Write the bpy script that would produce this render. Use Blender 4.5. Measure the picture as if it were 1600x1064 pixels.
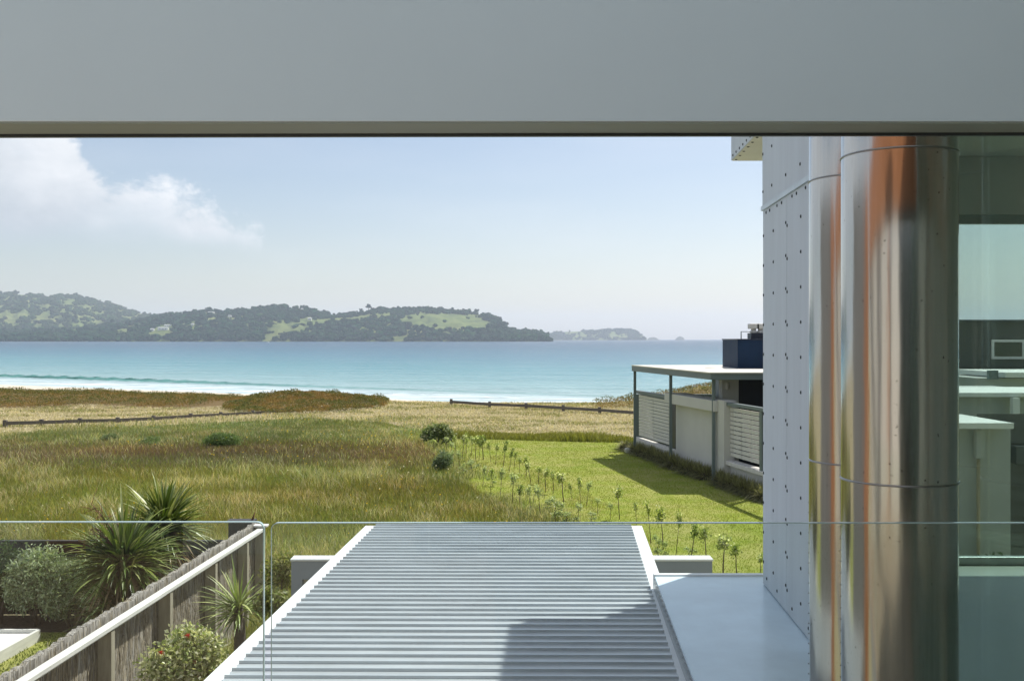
import bpy, math, random
import numpy as np
from mathutils import Vector, noise as mnoise
R = math.radians
rng = np.random.default_rng(7)
random.seed(7)
scene = bpy.context.scene
for o in list(bpy.data.objects): bpy.data.objects.remove(o)
COL = scene.collection

# ------------------------------------------------------------ camera, sky, sun, exposure
EYE = 4.4
F = 1600.0
cam_d = bpy.data.cameras.new('camera'); cam = bpy.data.objects.new('camera', cam_d); COL.objects.link(cam)
cam.location = (0, 0, EYE); cam.rotation_euler = (R(90), 0, 0)
cam_d.sensor_width = 36; cam_d.lens = 36; cam_d.shift_y = -0.00125
cam_d.clip_start = 0.05; cam_d.clip_end = 60000
scene.camera = cam
SUN_AZ, SUN_EL = 41.0, 52.0
world = bpy.data.worlds.new('World'); scene.world = world; world.use_nodes = True
def build_world():
    nt = world.node_tree; nt.nodes.clear(); N = nt.nodes.new; L = nt.links.new
    out = N('ShaderNodeOutputWorld'); bg = N('ShaderNodeBackground'); bg.inputs['Strength'].default_value = 0.092
    sky = N('ShaderNodeTexSky'); sky.sky_type = 'NISHITA'; sky.sun_disc = False
    sky.sun_elevation = R(SUN_EL); sky.sun_rotation = R(SUN_AZ)
    sky.air_density = 1.0; sky.dust_density = .9; sky.ozone_density = 2.6; sky.altitude = 0
    tc = N('ShaderNodeTexCoord'); sep = N('ShaderNodeSeparateXYZ'); L(tc.outputs['Generated'], sep.inputs[0])
    def m(op, a, b=None, c=None):
        n = N('ShaderNodeMath'); n.operation = op
        for i, v in enumerate((a, b, c)):
            if v is None: continue
            if isinstance(v, (int, float)): n.inputs[i].default_value = v
            else: L(v, n.inputs[i])
        return n.outputs[0]
    # azimuth (0 = +Y) and elevation of the sky direction
    az = m('ARCTAN2', sep.outputs[0], sep.outputs[1]); el = m('ARCSINE', sep.outputs[2])
    comb = N('ShaderNodeCombineXYZ'); L(az, comb.inputs[0]); L(m('MULTIPLY', el, 1.5), comb.inputs[1])
    n1 = N('ShaderNodeTexNoise'); n1.inputs['Scale'].default_value = 20; n1.inputs['Detail'].default_value = 9
    n1.inputs['Roughness'].default_value = 0.6; n1.inputs['Distortion'].default_value = 0.2; L(comb.outputs[0], n1.inputs['Vector'])
    n2 = N('ShaderNodeTexNoise'); n2.inputs['Scale'].default_value = 7; n2.inputs['Detail'].default_value = 6
    L(comb.outputs[0], n2.inputs['Vector'])
    # cumulus bank: top line falls from left to right, base line fairly flat
    mr = N('ShaderNodeFloatCurve'); cv = mr.mapping.curves[0]
    pts = [(0.0, .215), (.20, .225), (.33, .200), (.38, .184), (.400, .158), (.448, .138), (.491, .127), (.515, .112), (.533, .095), (.56, .03), (1, 0.0)]
    while len(cv.points) < len(pts): cv.points.new(.5, .5)
    for p, q in zip(cv.points, pts): p.location = (q[0], q[1] * 4); p.handle_type = 'AUTO_CLAMPED'
    mr.mapping.update()
    L(m('ADD', m('MULTIPLY', az, 0.909), 0.75), mr.inputs['Value'])   # az -0.825 .. 0.275 -> 0..1
    top = m('MULTIPLY', mr.outputs[0], 0.25)
    d_top = m('SUBTRACT', top, el)
    bil = m('MULTIPLY', m('SUBTRACT', n1.outputs[0], 0.5), 0.12)
    d1 = N('ShaderNodeMapRange'); d1.interpolation_type = 'SMOOTHSTEP'
    L(m('ADD', d_top, bil), d1.inputs[0]); d1.inputs[1].default_value = -0.006; d1.inputs[2].default_value = 0.016
    d2 = N('ShaderNodeMapRange'); d2.interpolation_type = 'SMOOTHSTEP'
    L(m('ADD', m('SUBTRACT', el, 0.090), m('MULTIPLY', m('SUBTRACT', n2.outputs[0], 0.5), 0.05)), d2.inputs[0])
    d2.inputs[1].default_value = -0.014; d2.inputs[2].default_value = 0.016
    thin = N('ShaderNodeMapRange'); L(n2.outputs[0], thin.inputs[0]); thin.inputs[1].default_value = .3; thin.inputs[2].default_value = .56
    thin.inputs[3].default_value = .55; thin.inputs[4].default_value = 1.0
    dens = m('MULTIPLY', m('MULTIPLY', d1.outputs[0], d2.outputs[0]), thin.outputs[0])
    # high thin veil elsewhere
    comb2 = N('ShaderNodeCombineXYZ'); L(m('MULTIPLY', az, .5), comb2.inputs[0]); L(m('MULTIPLY', el, 3), comb2.inputs[1])
    n3 = N('ShaderNodeTexNoise'); n3.inputs['Scale'].default_value = 5; n3.inputs['Detail'].default_value = 5; L(comb2.outputs[0], n3.inputs['Vector'])
    veil = N('ShaderNodeMapRange'); L(n3.outputs[0], veil.inputs[0]); veil.inputs[1].default_value = .45; veil.inputs[2].default_value = .8
    veil.inputs[3].default_value = 0.0; veil.inputs[4].default_value = .22
    hi = N('ShaderNodeMapRange'); L(el, hi.inputs[0]); hi.inputs[1].default_value = .28; hi.inputs[2].default_value = .8; hi.inputs[3].default_value = 0; hi.inputs[4].default_value = .65
    bk = N('ShaderNodeMapRange'); L(sep.outputs[1], bk.inputs[0]); bk.inputs[1].default_value = .1; bk.inputs[2].default_value = -.4; bk.inputs[3].default_value = 0; bk.inputs[4].default_value = .6
    hv = N('ShaderNodeMapRange'); L(n3.outputs[0], hv.inputs[0]); hv.inputs[1].default_value = .35; hv.inputs[2].default_value = .6
    fill_cloud = m('MULTIPLY', m('MAXIMUM', hi.outputs[0], bk.outputs[0]), hv.outputs[0])  # unseen cloud overhead and behind, added to whiten and lift the sky fill
    dens = m('MAXIMUM', m('MAXIMUM', dens, veil.outputs[0]), fill_cloud)
    # self shading of the cloud: bright billow tops, greyer base
    sh = N('ShaderNodeMapRange'); L(m('ADD', m('MULTIPLY', n1.outputs[0], .5), m('MULTIPLY', d_top, -3.0)), sh.inputs[0])
    sh.inputs[1].default_value = -.05; sh.inputs[2].default_value = .30
    cr = N('ShaderNodeMix'); cr.data_type = 'RGBA'
    cr.inputs[6].default_value = (4.0, 4.35, 4.75, 1); cr.inputs[7].default_value = (6.5, 6.6, 6.8, 1); L(sh.outputs[0], cr.inputs[0])
    mix = N('ShaderNodeMix'); mix.data_type = 'RGBA'; L(dens, mix.inputs[0]); sc = N('ShaderNodeMix'); sc.data_type = 'RGBA'; sc.blend_type = 'MULTIPLY'; sc.inputs[0].default_value = 1; L(sky.outputs[0], sc.inputs[6]); sc.inputs[7].default_value = (.90, .81, .755, 1); L(sc.outputs[2], mix.inputs[6]); L(cr.outputs[2], mix.inputs[7])
    L(mix.outputs[2], bg.inputs[0]); L(bg.outputs[0], out.inputs[0])
build_world()
sd = bpy.data.lights.new('sun', 'SUN'); sd.energy = 3.6; sd.angle = R(0.53); sd.color = (1, .955, .88)
sun = bpy.data.objects.new('sun', sd); COL.objects.link(sun)
sdir = Vector((math.sin(R(SUN_AZ)) * math.cos(R(SUN_EL)), math.cos(R(SUN_AZ)) * math.cos(R(SUN_EL)), math.sin(R(SUN_EL))))
sun.rotation_euler = (-sdir).to_track_quat('-Z', 'Y').to_euler(); sun.location = (0, 0, 60)
vs = scene.view_settings; vs.view_transform = 'Standard'; vs.look = 'None'; vs.gamma = 1; vs.exposure = 0.72
scene.render.engine = 'CYCLES'
scene.cycles.max_bounces = 10; scene.cycles.transparent_max_bounces = 16; scene.cycles.volume_bounces = 1
scene.render.resolution_x = 1024; scene.render.resolution_y = 680

# ------------------------------------------------------------ helpers
def P(px, py, d):            # point seen at photo pixel px,py at distance d along the view
    return ((px - 800) / F * d, d, EYE + (530 - py) / F * d)
def G(px, py, z=0.0):        # ground point under a photo pixel
    d = (EYE - z) * F / (py - 530)
    return ((px - 800) / F * d, d)
def props(o, label=None, cat=None, group=None, kind=None):
    if label: o['label'] = label
    if cat: o['category'] = cat
    if group: o['group'] = group
    if kind: o['kind'] = kind
    return o
def thing(name, label, cat, loc=(0, 0, 0), group=None, rz=0):
    o = bpy.data.objects.new(name, None); o.empty_display_size = .2; COL.objects.link(o)
    o.location = loc; o.rotation_euler = (0, 0, rz)
    return props(o, label, cat, group)
def worldoff(o):
    v = Vector((0, 0, 0))
    while o is not None: v += o.location; o = o.parent
    return v
def copy_tree(o, parent=None):
    c = o.copy(); COL.objects.link(c); c.parent = parent
    for ch in list(o.children): copy_tree(ch, c)
    return c
def make_np(name, V, faces, mat, parent=None, origin=None, col=None, smooth=False, local=False):
    """V (n,3) world coords; faces list of (m,3)/(m,4) arrays"""
    V = np.asarray(V, dtype=np.float32)
    if not local:
        off = worldoff(parent) if parent is not None else Vector(origin or (0, 0, 0))
        V = V - np.array(off, dtype=np.float32)
    me = bpy.data.meshes.new(name)
    idx = np.concatenate([np.asarray(f, dtype=np.int32).ravel() for f in faces if len(f)])
    sizes = np.concatenate([np.full(len(f), np.asarray(f).shape[1], dtype=np.int32) for f in faces if len(f)])
    starts = np.concatenate([[0], np.cumsum(sizes)[:-1]]).astype(np.int32)
    me.vertices.add(len(V)); me.vertices.foreach_set('co', V.ravel())
    me.loops.add(len(idx)); me.loops.foreach_set('vertex_index', idx)
    me.polygons.add(len(sizes)); me.polygons.foreach_set('loop_start', starts)
    me.polygons.foreach_set('use_smooth', np.full(len(sizes), smooth))
    if col is not None:
        a = me.color_attributes.new('tint', 'FLOAT_COLOR', 'POINT')
        c4 = np.ones((len(V), 4), dtype=np.float32); c4[:, :3] = col; a.data.foreach_set('color', c4.ravel())
    me.update(calc_edges=True); me.validate()
    me.materials.append(mat)
    o = bpy.data.objects.new(name, me); COL.objects.link(o)
    if parent is not None: o.parent = parent
    elif origin: o.location = origin
    return o
class MB:
    def __init__(s): s.v = []; s.f = []; s.sm = []
    def add(s, vs, fs, smooth=False):
        b = len(s.v); s.v += [tuple(v) for v in vs]; s.f += [tuple(i + b for i in f) for f in fs]; s.sm += [smooth] * len(fs); return s
    def box(s, x0, x1, y0, y1, z0, z1, sh=0.0):   # sh shears x with y: x += sh*(y-y0)
        def q(x, y, z): return (x + sh * (y - y0), y, z)
        vs = [q(x0, y0, z0), q(x1, y0, z0), q(x1, y1, z0), q(x0, y1, z0), q(x0, y0, z1), q(x1, y0, z1), q(x1, y1, z1), q(x0, y1, z1)]
        return s.add(vs, [(0, 3, 2, 1), (4, 5, 6, 7), (0, 1, 5, 4), (1, 2, 6, 5), (2, 3, 7, 6), (3, 0, 4, 7)])
    def bar(s, a, b, w, h, up=(0, 0, 1)):     # box beam from a to b; w across, h up; centred
        a = Vector(a); b = Vector(b); d = (b - a).normalized(); u = Vector(up); r = d.cross(u).normalized(); u = r.cross(d).normalized()
        vs = []
        for p in (a, b):
            for i, j in ((-1, -1), (1, -1), (1, 1), (-1, 1)): vs.append(p + r * (w / 2 * i) + u * (h / 2 * j))
        return s.add(vs, [(3, 2, 1, 0), (4, 5, 6, 7), (0, 1, 5, 4), (1, 2, 6, 5), (2, 3, 7, 6), (3, 0, 4, 7)])
    def prism(s, poly, z0, z1):
        n = len(poly); vs = [(x, y, z0) for x, y in poly] + [(x, y, z1) for x, y in poly]
        ar = sum(poly[i][0] * poly[(i + 1) % n][1] - poly[(i + 1) % n][0] * poly[i][1] for i in range(n))
        fs = [tuple(range(n))[::-1], tuple(range(n, 2 * n))] + [(i, (i + 1) % n, n + (i + 1) % n, n + i) for i in range(n)]
        if ar < 0: fs = [f[::-1] for f in fs]
        return s.add(vs, fs)
    def tube(s, pts, rad, n=10, caps=True):
        pts = [Vector(p) for p in pts]; k = len(pts)
        rad = rad if hasattr(rad, '__len__') else [rad] * k
        vs = []
        for i, p in enumerate(pts):
            t = (pts[min(i + 1, k - 1)] - pts[max(i - 1, 0)]).normalized()
            a = t.cross(Vector((0, 1, 0)) if abs(t.y) < .9 else Vector((1, 0, 0))).normalized(); b = t.cross(a)
            for j in range(n):
                an = 2 * math.pi * j / n; vs.append(p + (a * math.cos(an) + b * math.sin(an)) * rad[i])
        fs = [(i * n + j, i * n + (j + 1) % n, (i + 1) * n + (j + 1) % n, (i + 1) * n + j) for i in range(k - 1) for j in range(n)]
        s.add(vs, fs, True)
        if caps: b = len(s.v) - len(vs); s.f += [tuple(b + j for j in range(n))[::-1], tuple(b + (k - 1) * n + j for j in range(n))]; s.sm += [False, False]
        return s
    def lathe(s, prof, c, n=32, smooth=True):       # prof [(r,z)] about vertical axis at c
        vs = [(c[0] + r * math.cos(2 * math.pi * j / n), c[1] + r * math.sin(2 * math.pi * j / n), z) for r, z in prof for j in range(n)]
        fs = [(i * n + j, i * n + (j + 1) % n, (i + 1) * n + (j + 1) % n, (i + 1) * n + j) for i in range(len(prof) - 1) for j in range(n)]
        return s.add(vs, fs, smooth)
    def build(s, name, mat, parent=None, origin=None, bevel=0, local=False):
        off = Vector((0, 0, 0)) if local else (worldoff(parent) if parent is not None else Vector(origin or (0, 0, 0)))
        me = bpy.data.meshes.new(name); me.from_pydata([tuple(Vector(v) - off) for v in s.v], [], s.f)
        me.polygons.foreach_set('use_smooth', s.sm); me.materials.append(mat); me.update()
        o = bpy.data.objects.new(name, me); COL.objects.link(o)
        if parent is not None: o.parent = parent
        elif origin: o.location = origin
        if bevel:
            b = o.modifiers.new('bevel', 'BEVEL'); b.width = bevel; b.segments = 2; b.limit_method = 'ANGLE'; b.angle_limit = R(50)
        return o

# ------------------------------------------------------------ materials
def newmat(name):
    m = bpy.data.materials.new(name); m.use_nodes = True; nt = m.node_tree; nt.nodes.clear()
    out = nt.nodes.new('ShaderNodeOutputMaterial'); return m, nt, out
def plain(name, c, rough=.6, metal=0.0, spec=.5, var=.12, vscale=3.0, bump=.0, bscale=40.0, stretch=(1, 1, 1), c2=None, coat=0.0, dirt=0.0):
    m, nt, out = newmat(name); N = nt.nodes.new; L = nt.links.new
    b = N('ShaderNodeBsdfPrincipled'); L(b.outputs[0], out.inputs[0])
    b.inputs['Roughness'].default_value = rough; b.inputs['Metallic'].default_value = metal; b.inputs['Specular IOR Level'].default_value = spec
    b.inputs['Coat Weight'].default_value = coat
    tc = N('ShaderNodeTexCoord'); mp = N('ShaderNodeMapping'); mp.inputs['Scale'].default_value = stretch; L(tc.outputs['Object'], mp.inputs[0])
    n = N('ShaderNodeTexNoise'); n.inputs['Scale'].default_value = vscale; n.inputs['Detail'].default_value = 6; n.inputs['Roughness'].default_value = .65; L(mp.outputs[0], n.inputs['Vector'])
    mr = N('ShaderNodeMapRange'); mr.inputs[1].default_value = .3; mr.inputs[2].default_value = .7; L(n.outputs[0], mr.inputs[0])
    mx = N('ShaderNodeMix'); mx.data_type = 'RGBA'; L(mr.outputs[0], mx.inputs[0])
    ca = c if c2 else tuple(x * (1 - var) for x in c); cb = c2 if c2 else tuple(min(1, x * (1 + var)) for x in c)
    mx.inputs[6].default_value = (*ca, 1); mx.inputs[7].default_value = (*cb, 1)
    L(mx.outputs[2], b.inputs['Base Color'])
    rr = N('ShaderNodeMapRange'); L(n.outputs[0], rr.inputs[0]); rr.inputs[3].default_value = max(0.02, rough * .85); rr.inputs[4].default_value = min(1, rough * 1.15); L(rr.outputs[0], b.inputs['Roughness'])
    if bump:
        n2 = N('ShaderNodeTexNoise'); n2.inputs['Scale'].default_value = bscale; n2.inputs['Detail'].default_value = 5; L(mp.outputs[0], n2.inputs['Vector'])
        bp = N('ShaderNodeBump'); bp.inputs['Strength'].default_value = bump; bp.inputs['Distance'].default_value = .02; L(n2.outputs[0], bp.inputs['Height']); L(bp.outputs[0], b.inputs['Normal'])
    return m
def leafmat(name, trans=.35, rough=.5, gloss=.06, hue=(1, 1, 1)):
    m, nt, out = newmat(name); N = nt.nodes.new; L = nt.links.new
    at = N('ShaderNodeAttribute'); at.attribute_name = 'tint'
    mul = N('ShaderNodeMix'); mul.data_type = 'RGBA'; mul.blend_type = 'MULTIPLY'; mul.inputs[0].default_value = 1; L(at.outputs['Color'], mul.inputs[6]); mul.inputs[7].default_value = (*hue, 1)
    d = N('ShaderNodeBsdfDiffuse'); t = N('ShaderNodeBsdfTranslucent'); g = N('ShaderNodeBsdfGlossy'); g.inputs['Roughness'].default_value = rough
    L(mul.outputs[2], d.inputs[0])
    tm = N('ShaderNodeMix'); tm.data_type = 'RGBA'; tm.blend_type = 'MULTIPLY'; tm.inputs[0].default_value = 1; L(mul.outputs[2], tm.inputs[6]); tm.inputs[7].default_value = (1.1, 1.15, .6, 1)
    L(tm.outputs[2], t.inputs[0])
    m1 = N('ShaderNodeMixShader'); m1.inputs[0].default_value = trans; L(d.outputs[0], m1.inputs[1]); L(t.outputs[0], m1.inputs[2])
    m2 = N('ShaderNodeMixShader'); m2.inputs[0].default_value = gloss; L(m1.outputs[0], m2.inputs[1]); L(g.outputs[0], m2.inputs[2])
    L(m2.outputs[0], out.inputs[0]); return m
def glassmat(name, tint, refl=1.0, rough=0.0):
    m, nt, out = newmat(name); N = nt.nodes.new; L = nt.links.new
    t = N('ShaderNodeBsdfTransparent'); t.inputs[0].default_value = (*tint, 1)
    g = N('ShaderNodeBsdfGlossy'); g.inputs['Roughness'].default_value = rough; g.inputs[0].default_value = (.95, 1, .97, 1)
    fr = N('ShaderNodeFresnel'); ge = N('ShaderNodeNewGeometry'); io = N('ShaderNodeMapRange'); io.inputs[3].default_value = 1.5; io.inputs[4].default_value = 1 / 1.5
    L(ge.outputs['Backfacing'], io.inputs[0]); L(io.outputs[0], fr.inputs[0])
    mu = N('ShaderNodeMath'); mu.operation = 'MULTIPLY'; mu.inputs[1].default_value = refl; mu.use_clamp = True; L(fr.outputs[0], mu.inputs[0])
    mx = N('ShaderNodeMixShader'); L(mu.outputs[0], mx.inputs[0]); L(t.outputs[0], mx.inputs[1]); L(g.outputs[0], mx.inputs[2]); L(mx.outputs[0], out.inputs[0])
    return m
M = {}
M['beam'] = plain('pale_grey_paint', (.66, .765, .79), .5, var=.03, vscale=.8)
M['beam_under'] = plain('shaded_beam_underside', (.30, .34, .28), .5, var=.04)  # underside shade and reflected grass tint put into the colour
M['trim_dark'] = plain('dark_grey_aluminium', (.05, .06, .065), .4)
M['white'] = plain('white_powder_coat', (.82, .83, .84), .35, var=.03)
M['louvre'] = plain('silver_louvre_coat', (.52, .57, .61), .30, metal=.25, var=.13, vscale=3.5, stretch=(.5, 3, 1), coat=.2)
M['membrane'] = plain('blue_grey_roof_membrane', (.66, .78, .87), .33, var=.15, vscale=1.1, bump=.12, bscale=2.2, coat=.25)
M['fascia_metal'] = plain('brushed_metal_fascia', (.36, .39, .40), .22, metal=.75, var=.1)
M['clad'] = plain('pale_grey_fibre_cement', (.57, .62, .67), .6, var=.07, vscale=6, stretch=(1, 1, .12), bump=.05, bscale=60)
M['soffit'] = plain('cream_soffit_board', (.70, .68, .58), .6, var=.05)
M['screw'] = plain('dark_screw', (.03, .035, .04), .35, metal=.6)
M['room_wall'] = plain('pale_interior_plaster', (.76, .78, .74), .7, var=.04)
M['room_floor'] = plain('grey_green_polished_floor', (.42, .47, .43), .35, var=.05)
M['frame'] = plain('window_aluminium', (.42, .46, .46), .35, metal=.3)
M['conc'] = plain('painted_grey_render', (.27, .30, .34), .7, var=.06, vscale=2, bump=.08)
M['render_pale'] = plain('pale_warm_render', (.50, .50, .47), .75, var=.05, vscale=2, bump=.06)
M['pale_dim'] = plain('grey_render', (.20, .20, .195), .8, var=.12, vscale=1.5)
M['orange'] = plain('orange_panel', (.42, .18, .08), .5, var=.12)
M['pale_panel'] = plain('pale_wall_panel', (.66, .65, .60), .6, var=.04)
M['dark_glass'] = plain('dark_window_glass', (.035, .045, .04), .05, var=.0, coat=.4)
M['deck'] = plain('deck_timber', (.36, .27, .20), .65, var=.2, vscale=8, stretch=(1, 14, 1))
M['bluegrey'] = plain('grey_green_steel_paint', (.13, .165, .17), .45, var=.06)
M['slat'] = plain('weathered_white_slats', (.62, .60, .57), .6, var=.08, vscale=8)
M['navy'] = plain('navy_blue_cladding', (.010, .026, .060), .6, spec=.15, var=.12, vscale=3, stretch=(1, 1, .3))
M['navy_dark'] = plain('deep_navy_joinery', (.006, .011, .028), .4)
M['creamroof'] = plain('pale_roof_membrane', (.62, .60, .53), .7, var=.06, vscale=1)
M['galv'] = plain('galvanised_cowl', (.55, .53, .50), .45, metal=.5)
M['timber_w'] = plain('bleached_timber', (.70, .69, .66), .6, var=.14, vscale=5, stretch=(3, .4, 3))
M['timber_post'] = plain('tanalised_post', (.34, .31, .24), .7, var=.2, vscale=6, stretch=(4, 4, .5))
M['timber_grey'] = plain('weathered_grey_timber', (.13, .115, .10), .85, var=.25, vscale=7)
M['sand_w'] = plain('white_play_sand', (.78, .74, .68), .9, var=.06, vscale=9, bump=.3, bscale=25)
M['bark'] = plain('bark_mulch', (.030, .023, .018), .95, c2=(.11, .085, .065), vscale=22, bump=.8, bscale=40)
M['soil'] = plain('dry_garden_soil', (.10, .085, .065), .95, c2=(.24, .21, .17), vscale=2.6, bump=.6, bscale=30)
M['trunk'] = plain('grey_bark', (.12, .10, .08), .9, var=.3, vscale=9, bump=.5, bscale=30)
M['sap_trunk'] = plain('sapling_bark', (.12, .09, .065), .9, var=.2)
M['weather'] = plain('dark_weatherboard', (.085, .085, .075), .7, var=.1, stretch=(1, 1, 10), vscale=3)
M['nb_wall'] = plain('neighbour_render', (.42, .43, .41), .8, var=.05)
M['nb_roof'] = plain('neighbour_white_roof', (.80, .80, .76), .6, var=.04)
M['pipe_pvc'] = plain('tan_plastic_pipe', (.42, .34, .20), .5)
M['leaf'] = leafmat('leaf_foliage', .35, .5, .025)
M['sap_leaf'] = leafmat('sapling_leaf', .5, .5, .02)
M['cord'] = leafmat('sword_leaf', .16, .4, .06)
M['grass'] = leafmat('grass_blade', .38, .6, .03)
M['dry'] = leafmat('dry_straw', .3, .6, .02)
M['canopy'] = leafmat('distant_canopy', .15, .8, .0)
M['house_white'] = plain('distant_white_house', (.80, .79, .76), .6)
M['house_roof'] = plain('distant_grey_roof', (.45, .45, .45), .6)
# pipes: rolled stainless steel, fine vertical streaks and faint ripples
def steel():
    m, nt, out = newmat('polished_stainless_steel'); N = nt.nodes.new; L = nt.links.new
    b = N('ShaderNodeBsdfPrincipled'); L(b.outputs[0], out.inputs[0]); b.inputs['Metallic'].default_value = 1
    tc = N('ShaderNodeTexCoord'); mp = N('ShaderNodeMapping'); mp.inputs['Scale'].default_value = (14, 14, .35); L(tc.outputs['Object'], mp.inputs[0])
    n = N('ShaderNodeTexNoise'); n.inputs['Scale'].default_value = 2.2; n.inputs['Detail'].default_value = 7; n.inputs['Roughness'].default_value = .7; L(mp.outputs[0], n.inputs['Vector'])
    cr = N('ShaderNodeMix'); cr.data_type = 'RGBA'; cr.inputs[6].default_value = (.42, .41, .385, 1); cr.inputs[7].default_value = (.64, .63, .60, 1); L(n.outputs[0], cr.inputs[0])
    sp = N('ShaderNodeTexNoise'); sp.inputs['Scale'].default_value = 60; sp.inputs['Detail'].default_value = 2; L(tc.outputs['Object'], sp.inputs['Vector'])
    spr = N('ShaderNodeMapRange'); spr.inputs[1].default_value = .70; spr.inputs[2].default_value = .76; L(sp.outputs[0], spr.inputs[0])
    c2 = N('ShaderNodeMix'); c2.data_type = 'RGBA'; L(spr.outputs[0], c2.inputs[0]); L(cr.outputs[2], c2.inputs[6]); c2.inputs[7].default_value = (.2, .19, .17, 1)
    L(c2.outputs[2], b.inputs['Base Color'])
    mr = N('ShaderNodeMapRange'); mr.inputs[3].default_value = .09; mr.inputs[4].default_value = .24; L(n.outputs[0], mr.inputs[0]); L(mr.outputs[0], b.inputs['Roughness'])
    mp2 = N('ShaderNodeMapping'); mp2.inputs['Scale'].default_value = (6, 6, .5); L(tc.outputs['Object'], mp2.inputs[0])
    n2 = N('ShaderNodeTexNoise'); n2.inputs['Scale'].default_value = 2.0; n2.inputs['Detail'].default_value = 3; L(mp2.outputs[0], n2.inputs['Vector'])
    bp = N('ShaderNodeBump'); bp.inputs['Strength'].default_value = .35; bp.inputs['Distance'].default_value = .006; L(n2.outputs[0], bp.inputs['Height']); L(bp.outputs[0], b.inputs['Normal'])
    return m
M['steel'] = steel()
M['seam'] = plain('dark_seam_steel', (.33, .32, .30), .3, metal=1)
M['bal_glass'] = glassmat('balustrade_glass', (.90, .955, .925), .9)
M['bal_edge'] = plain('polished_glass_edge', (.42, .56, .54), .15, var=.05, coat=.6)
M['green_glass'] = glassmat('green_tinted_window_glass', (.87, .92, .90), 1.0)
M['win_glass'] = glassmat('window_glass', (.85, .92, .90), 1.0)
def brushmat():
    m, nt, out = newmat('brushwood'); N = nt.nodes.new; L = nt.links.new
    b = N('ShaderNodeBsdfPrincipled'); L(b.outputs[0], out.inputs[0]); b.inputs['Roughness'].default_value = .9
    tc = N('ShaderNodeTexCoord'); mp = N('ShaderNodeMapping'); mp.inputs['Scale'].default_value = (45, 45, 3.5); L(tc.outputs['Object'], mp.inputs[0])
    n = N('ShaderNodeTexNoise'); n.inputs['Scale'].default_value = 1.2; n.inputs['Detail'].default_value = 6; n.inputs['Distortion'].default_value = .8; L(mp.outputs[0], n.inputs['Vector'])
    n2 = N('ShaderNodeTexNoise'); n2.inputs['Scale'].default_value = 1.6; n2.inputs['Detail'].default_value = 4; L(tc.outputs['Object'], n2.inputs['Vector'])
    cr = N('ShaderNodeValToRGB'); L(n.outputs[0], cr.inputs[0]); e = cr.color_ramp.elements
    e[0].position = .32; e[0].color = (.08, .07, .062, 1); e[1].position = .68; e[1].color = (.58, .545, .50, 1)
    mid = e.new(.5); mid.color = (.32, .295, .265, 1)
    mr = N('ShaderNodeMapRange'); mr.inputs[3].default_value = .75; mr.inputs[4].default_value = 1.2; L(n2.outputs[0], mr.inputs[0])
    mu = N('ShaderNodeVectorMath'); mu.operation = 'SCALE'; L(cr.outputs[0], mu.inputs[0]); L(mr.outputs[0], mu.inputs['Scale']); L(mu.outputs[0], b.inputs['Base Color'])
    bp = N('ShaderNodeBump'); bp.inputs['Strength'].default_value = .9; bp.inputs['Distance'].default_value = .02; L(n.outputs[0], bp.inputs['Height']); L(bp.outputs[0], b.inputs['Normal'])
    return m
M['brush'] = brushmat()
def groundmat(name, cols, scales, stretch=(1, 1, 1), bump=.5, bscale=15):
    m, nt, out = newmat(name); N = nt.nodes.new; L = nt.links.new
    b = N('ShaderNodeBsdfPrincipled'); L(b.outputs[0], out.inputs[0]); b.inputs['Roughness'].default_value = .95; b.inputs['Specular IOR Level'].default_value = .15
    tc = N('ShaderNodeTexCoord'); mp = N('ShaderNodeMapping'); mp.inputs['Scale'].default_value = stretch; L(tc.outputs['Object'], mp.inputs[0])
    prev = None
    for i, (c, s) in enumerate(zip(cols[1:], scales)):
        n = N('ShaderNodeTexNoise'); n.inputs['Scale'].default_value = s; n.inputs['Detail'].default_value = 6; n.inputs['Roughness'].default_value = .65; L(mp.outputs[0], n.inputs['Vector'])
        mr = N('ShaderNodeMapRange'); mr.inputs[1].default_value = .42; mr.inputs[2].default_value = .62; L(n.outputs[0], mr.inputs[0])
        mx = N('ShaderNodeMix'); mx.data_type = 'RGBA'; L(mr.outputs[0], mx.inputs[0])
        if prev is None: mx.inputs[6].default_value = (*cols[0], 1)
        else: L(prev, mx.inputs[6])
        mx.inputs[7].default_value = (*c, 1); prev = mx.outputs[2]
    L(prev, b.inputs['Base Color'])
    n2 = N('ShaderNodeTexNoise'); n2.inputs['Scale'].default_value = bscale; n2.inputs['Detail'].default_value = 6; L(mp.outputs[0], n2.inputs['Vector'])
    bp = N('ShaderNodeBump'); bp.inputs['Strength'].default_value = bump; bp.inputs['Distance'].default_value = .08; L(n2.outputs[0], bp.inputs['Height']); L(bp.outputs[0], b.inputs['Normal'])
    return m
M['ground'] = groundmat('dry_grass_ground', [(.38, .32, .20), (.48, .42, .29), (.27, .26, .13)], [.35, 1.7], (1, 1.6, 1))
M['lawn'] = groundmat('mown_lawn', [(.225, .27, .04), (.265, .29, .055), (.195, .25, .035), (.30, .30, .09)], [.25, 1.6, .6], (1, 1, 1), .35, 30)
M['meadow'] = groundmat('meadow_floor', [(.14, .145, .05), (.20, .185, .08), (.10, .115, .035)], [.3, 1.5])
M['sand'] = groundmat('beach_sand', [(.60, .52, .40), (.66, .60, .50)], [.2], bump=.15)
M['rock'] = plain('dark_sea_rock', (.05, .055, .045), .9, var=.3)
M['hill'] = groundmat('hill_pasture', [(.13, .17, .045), (.19, .20, .075), (.08, .11, .035)], [.004, .012], bump=.3, bscale=.02)

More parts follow.
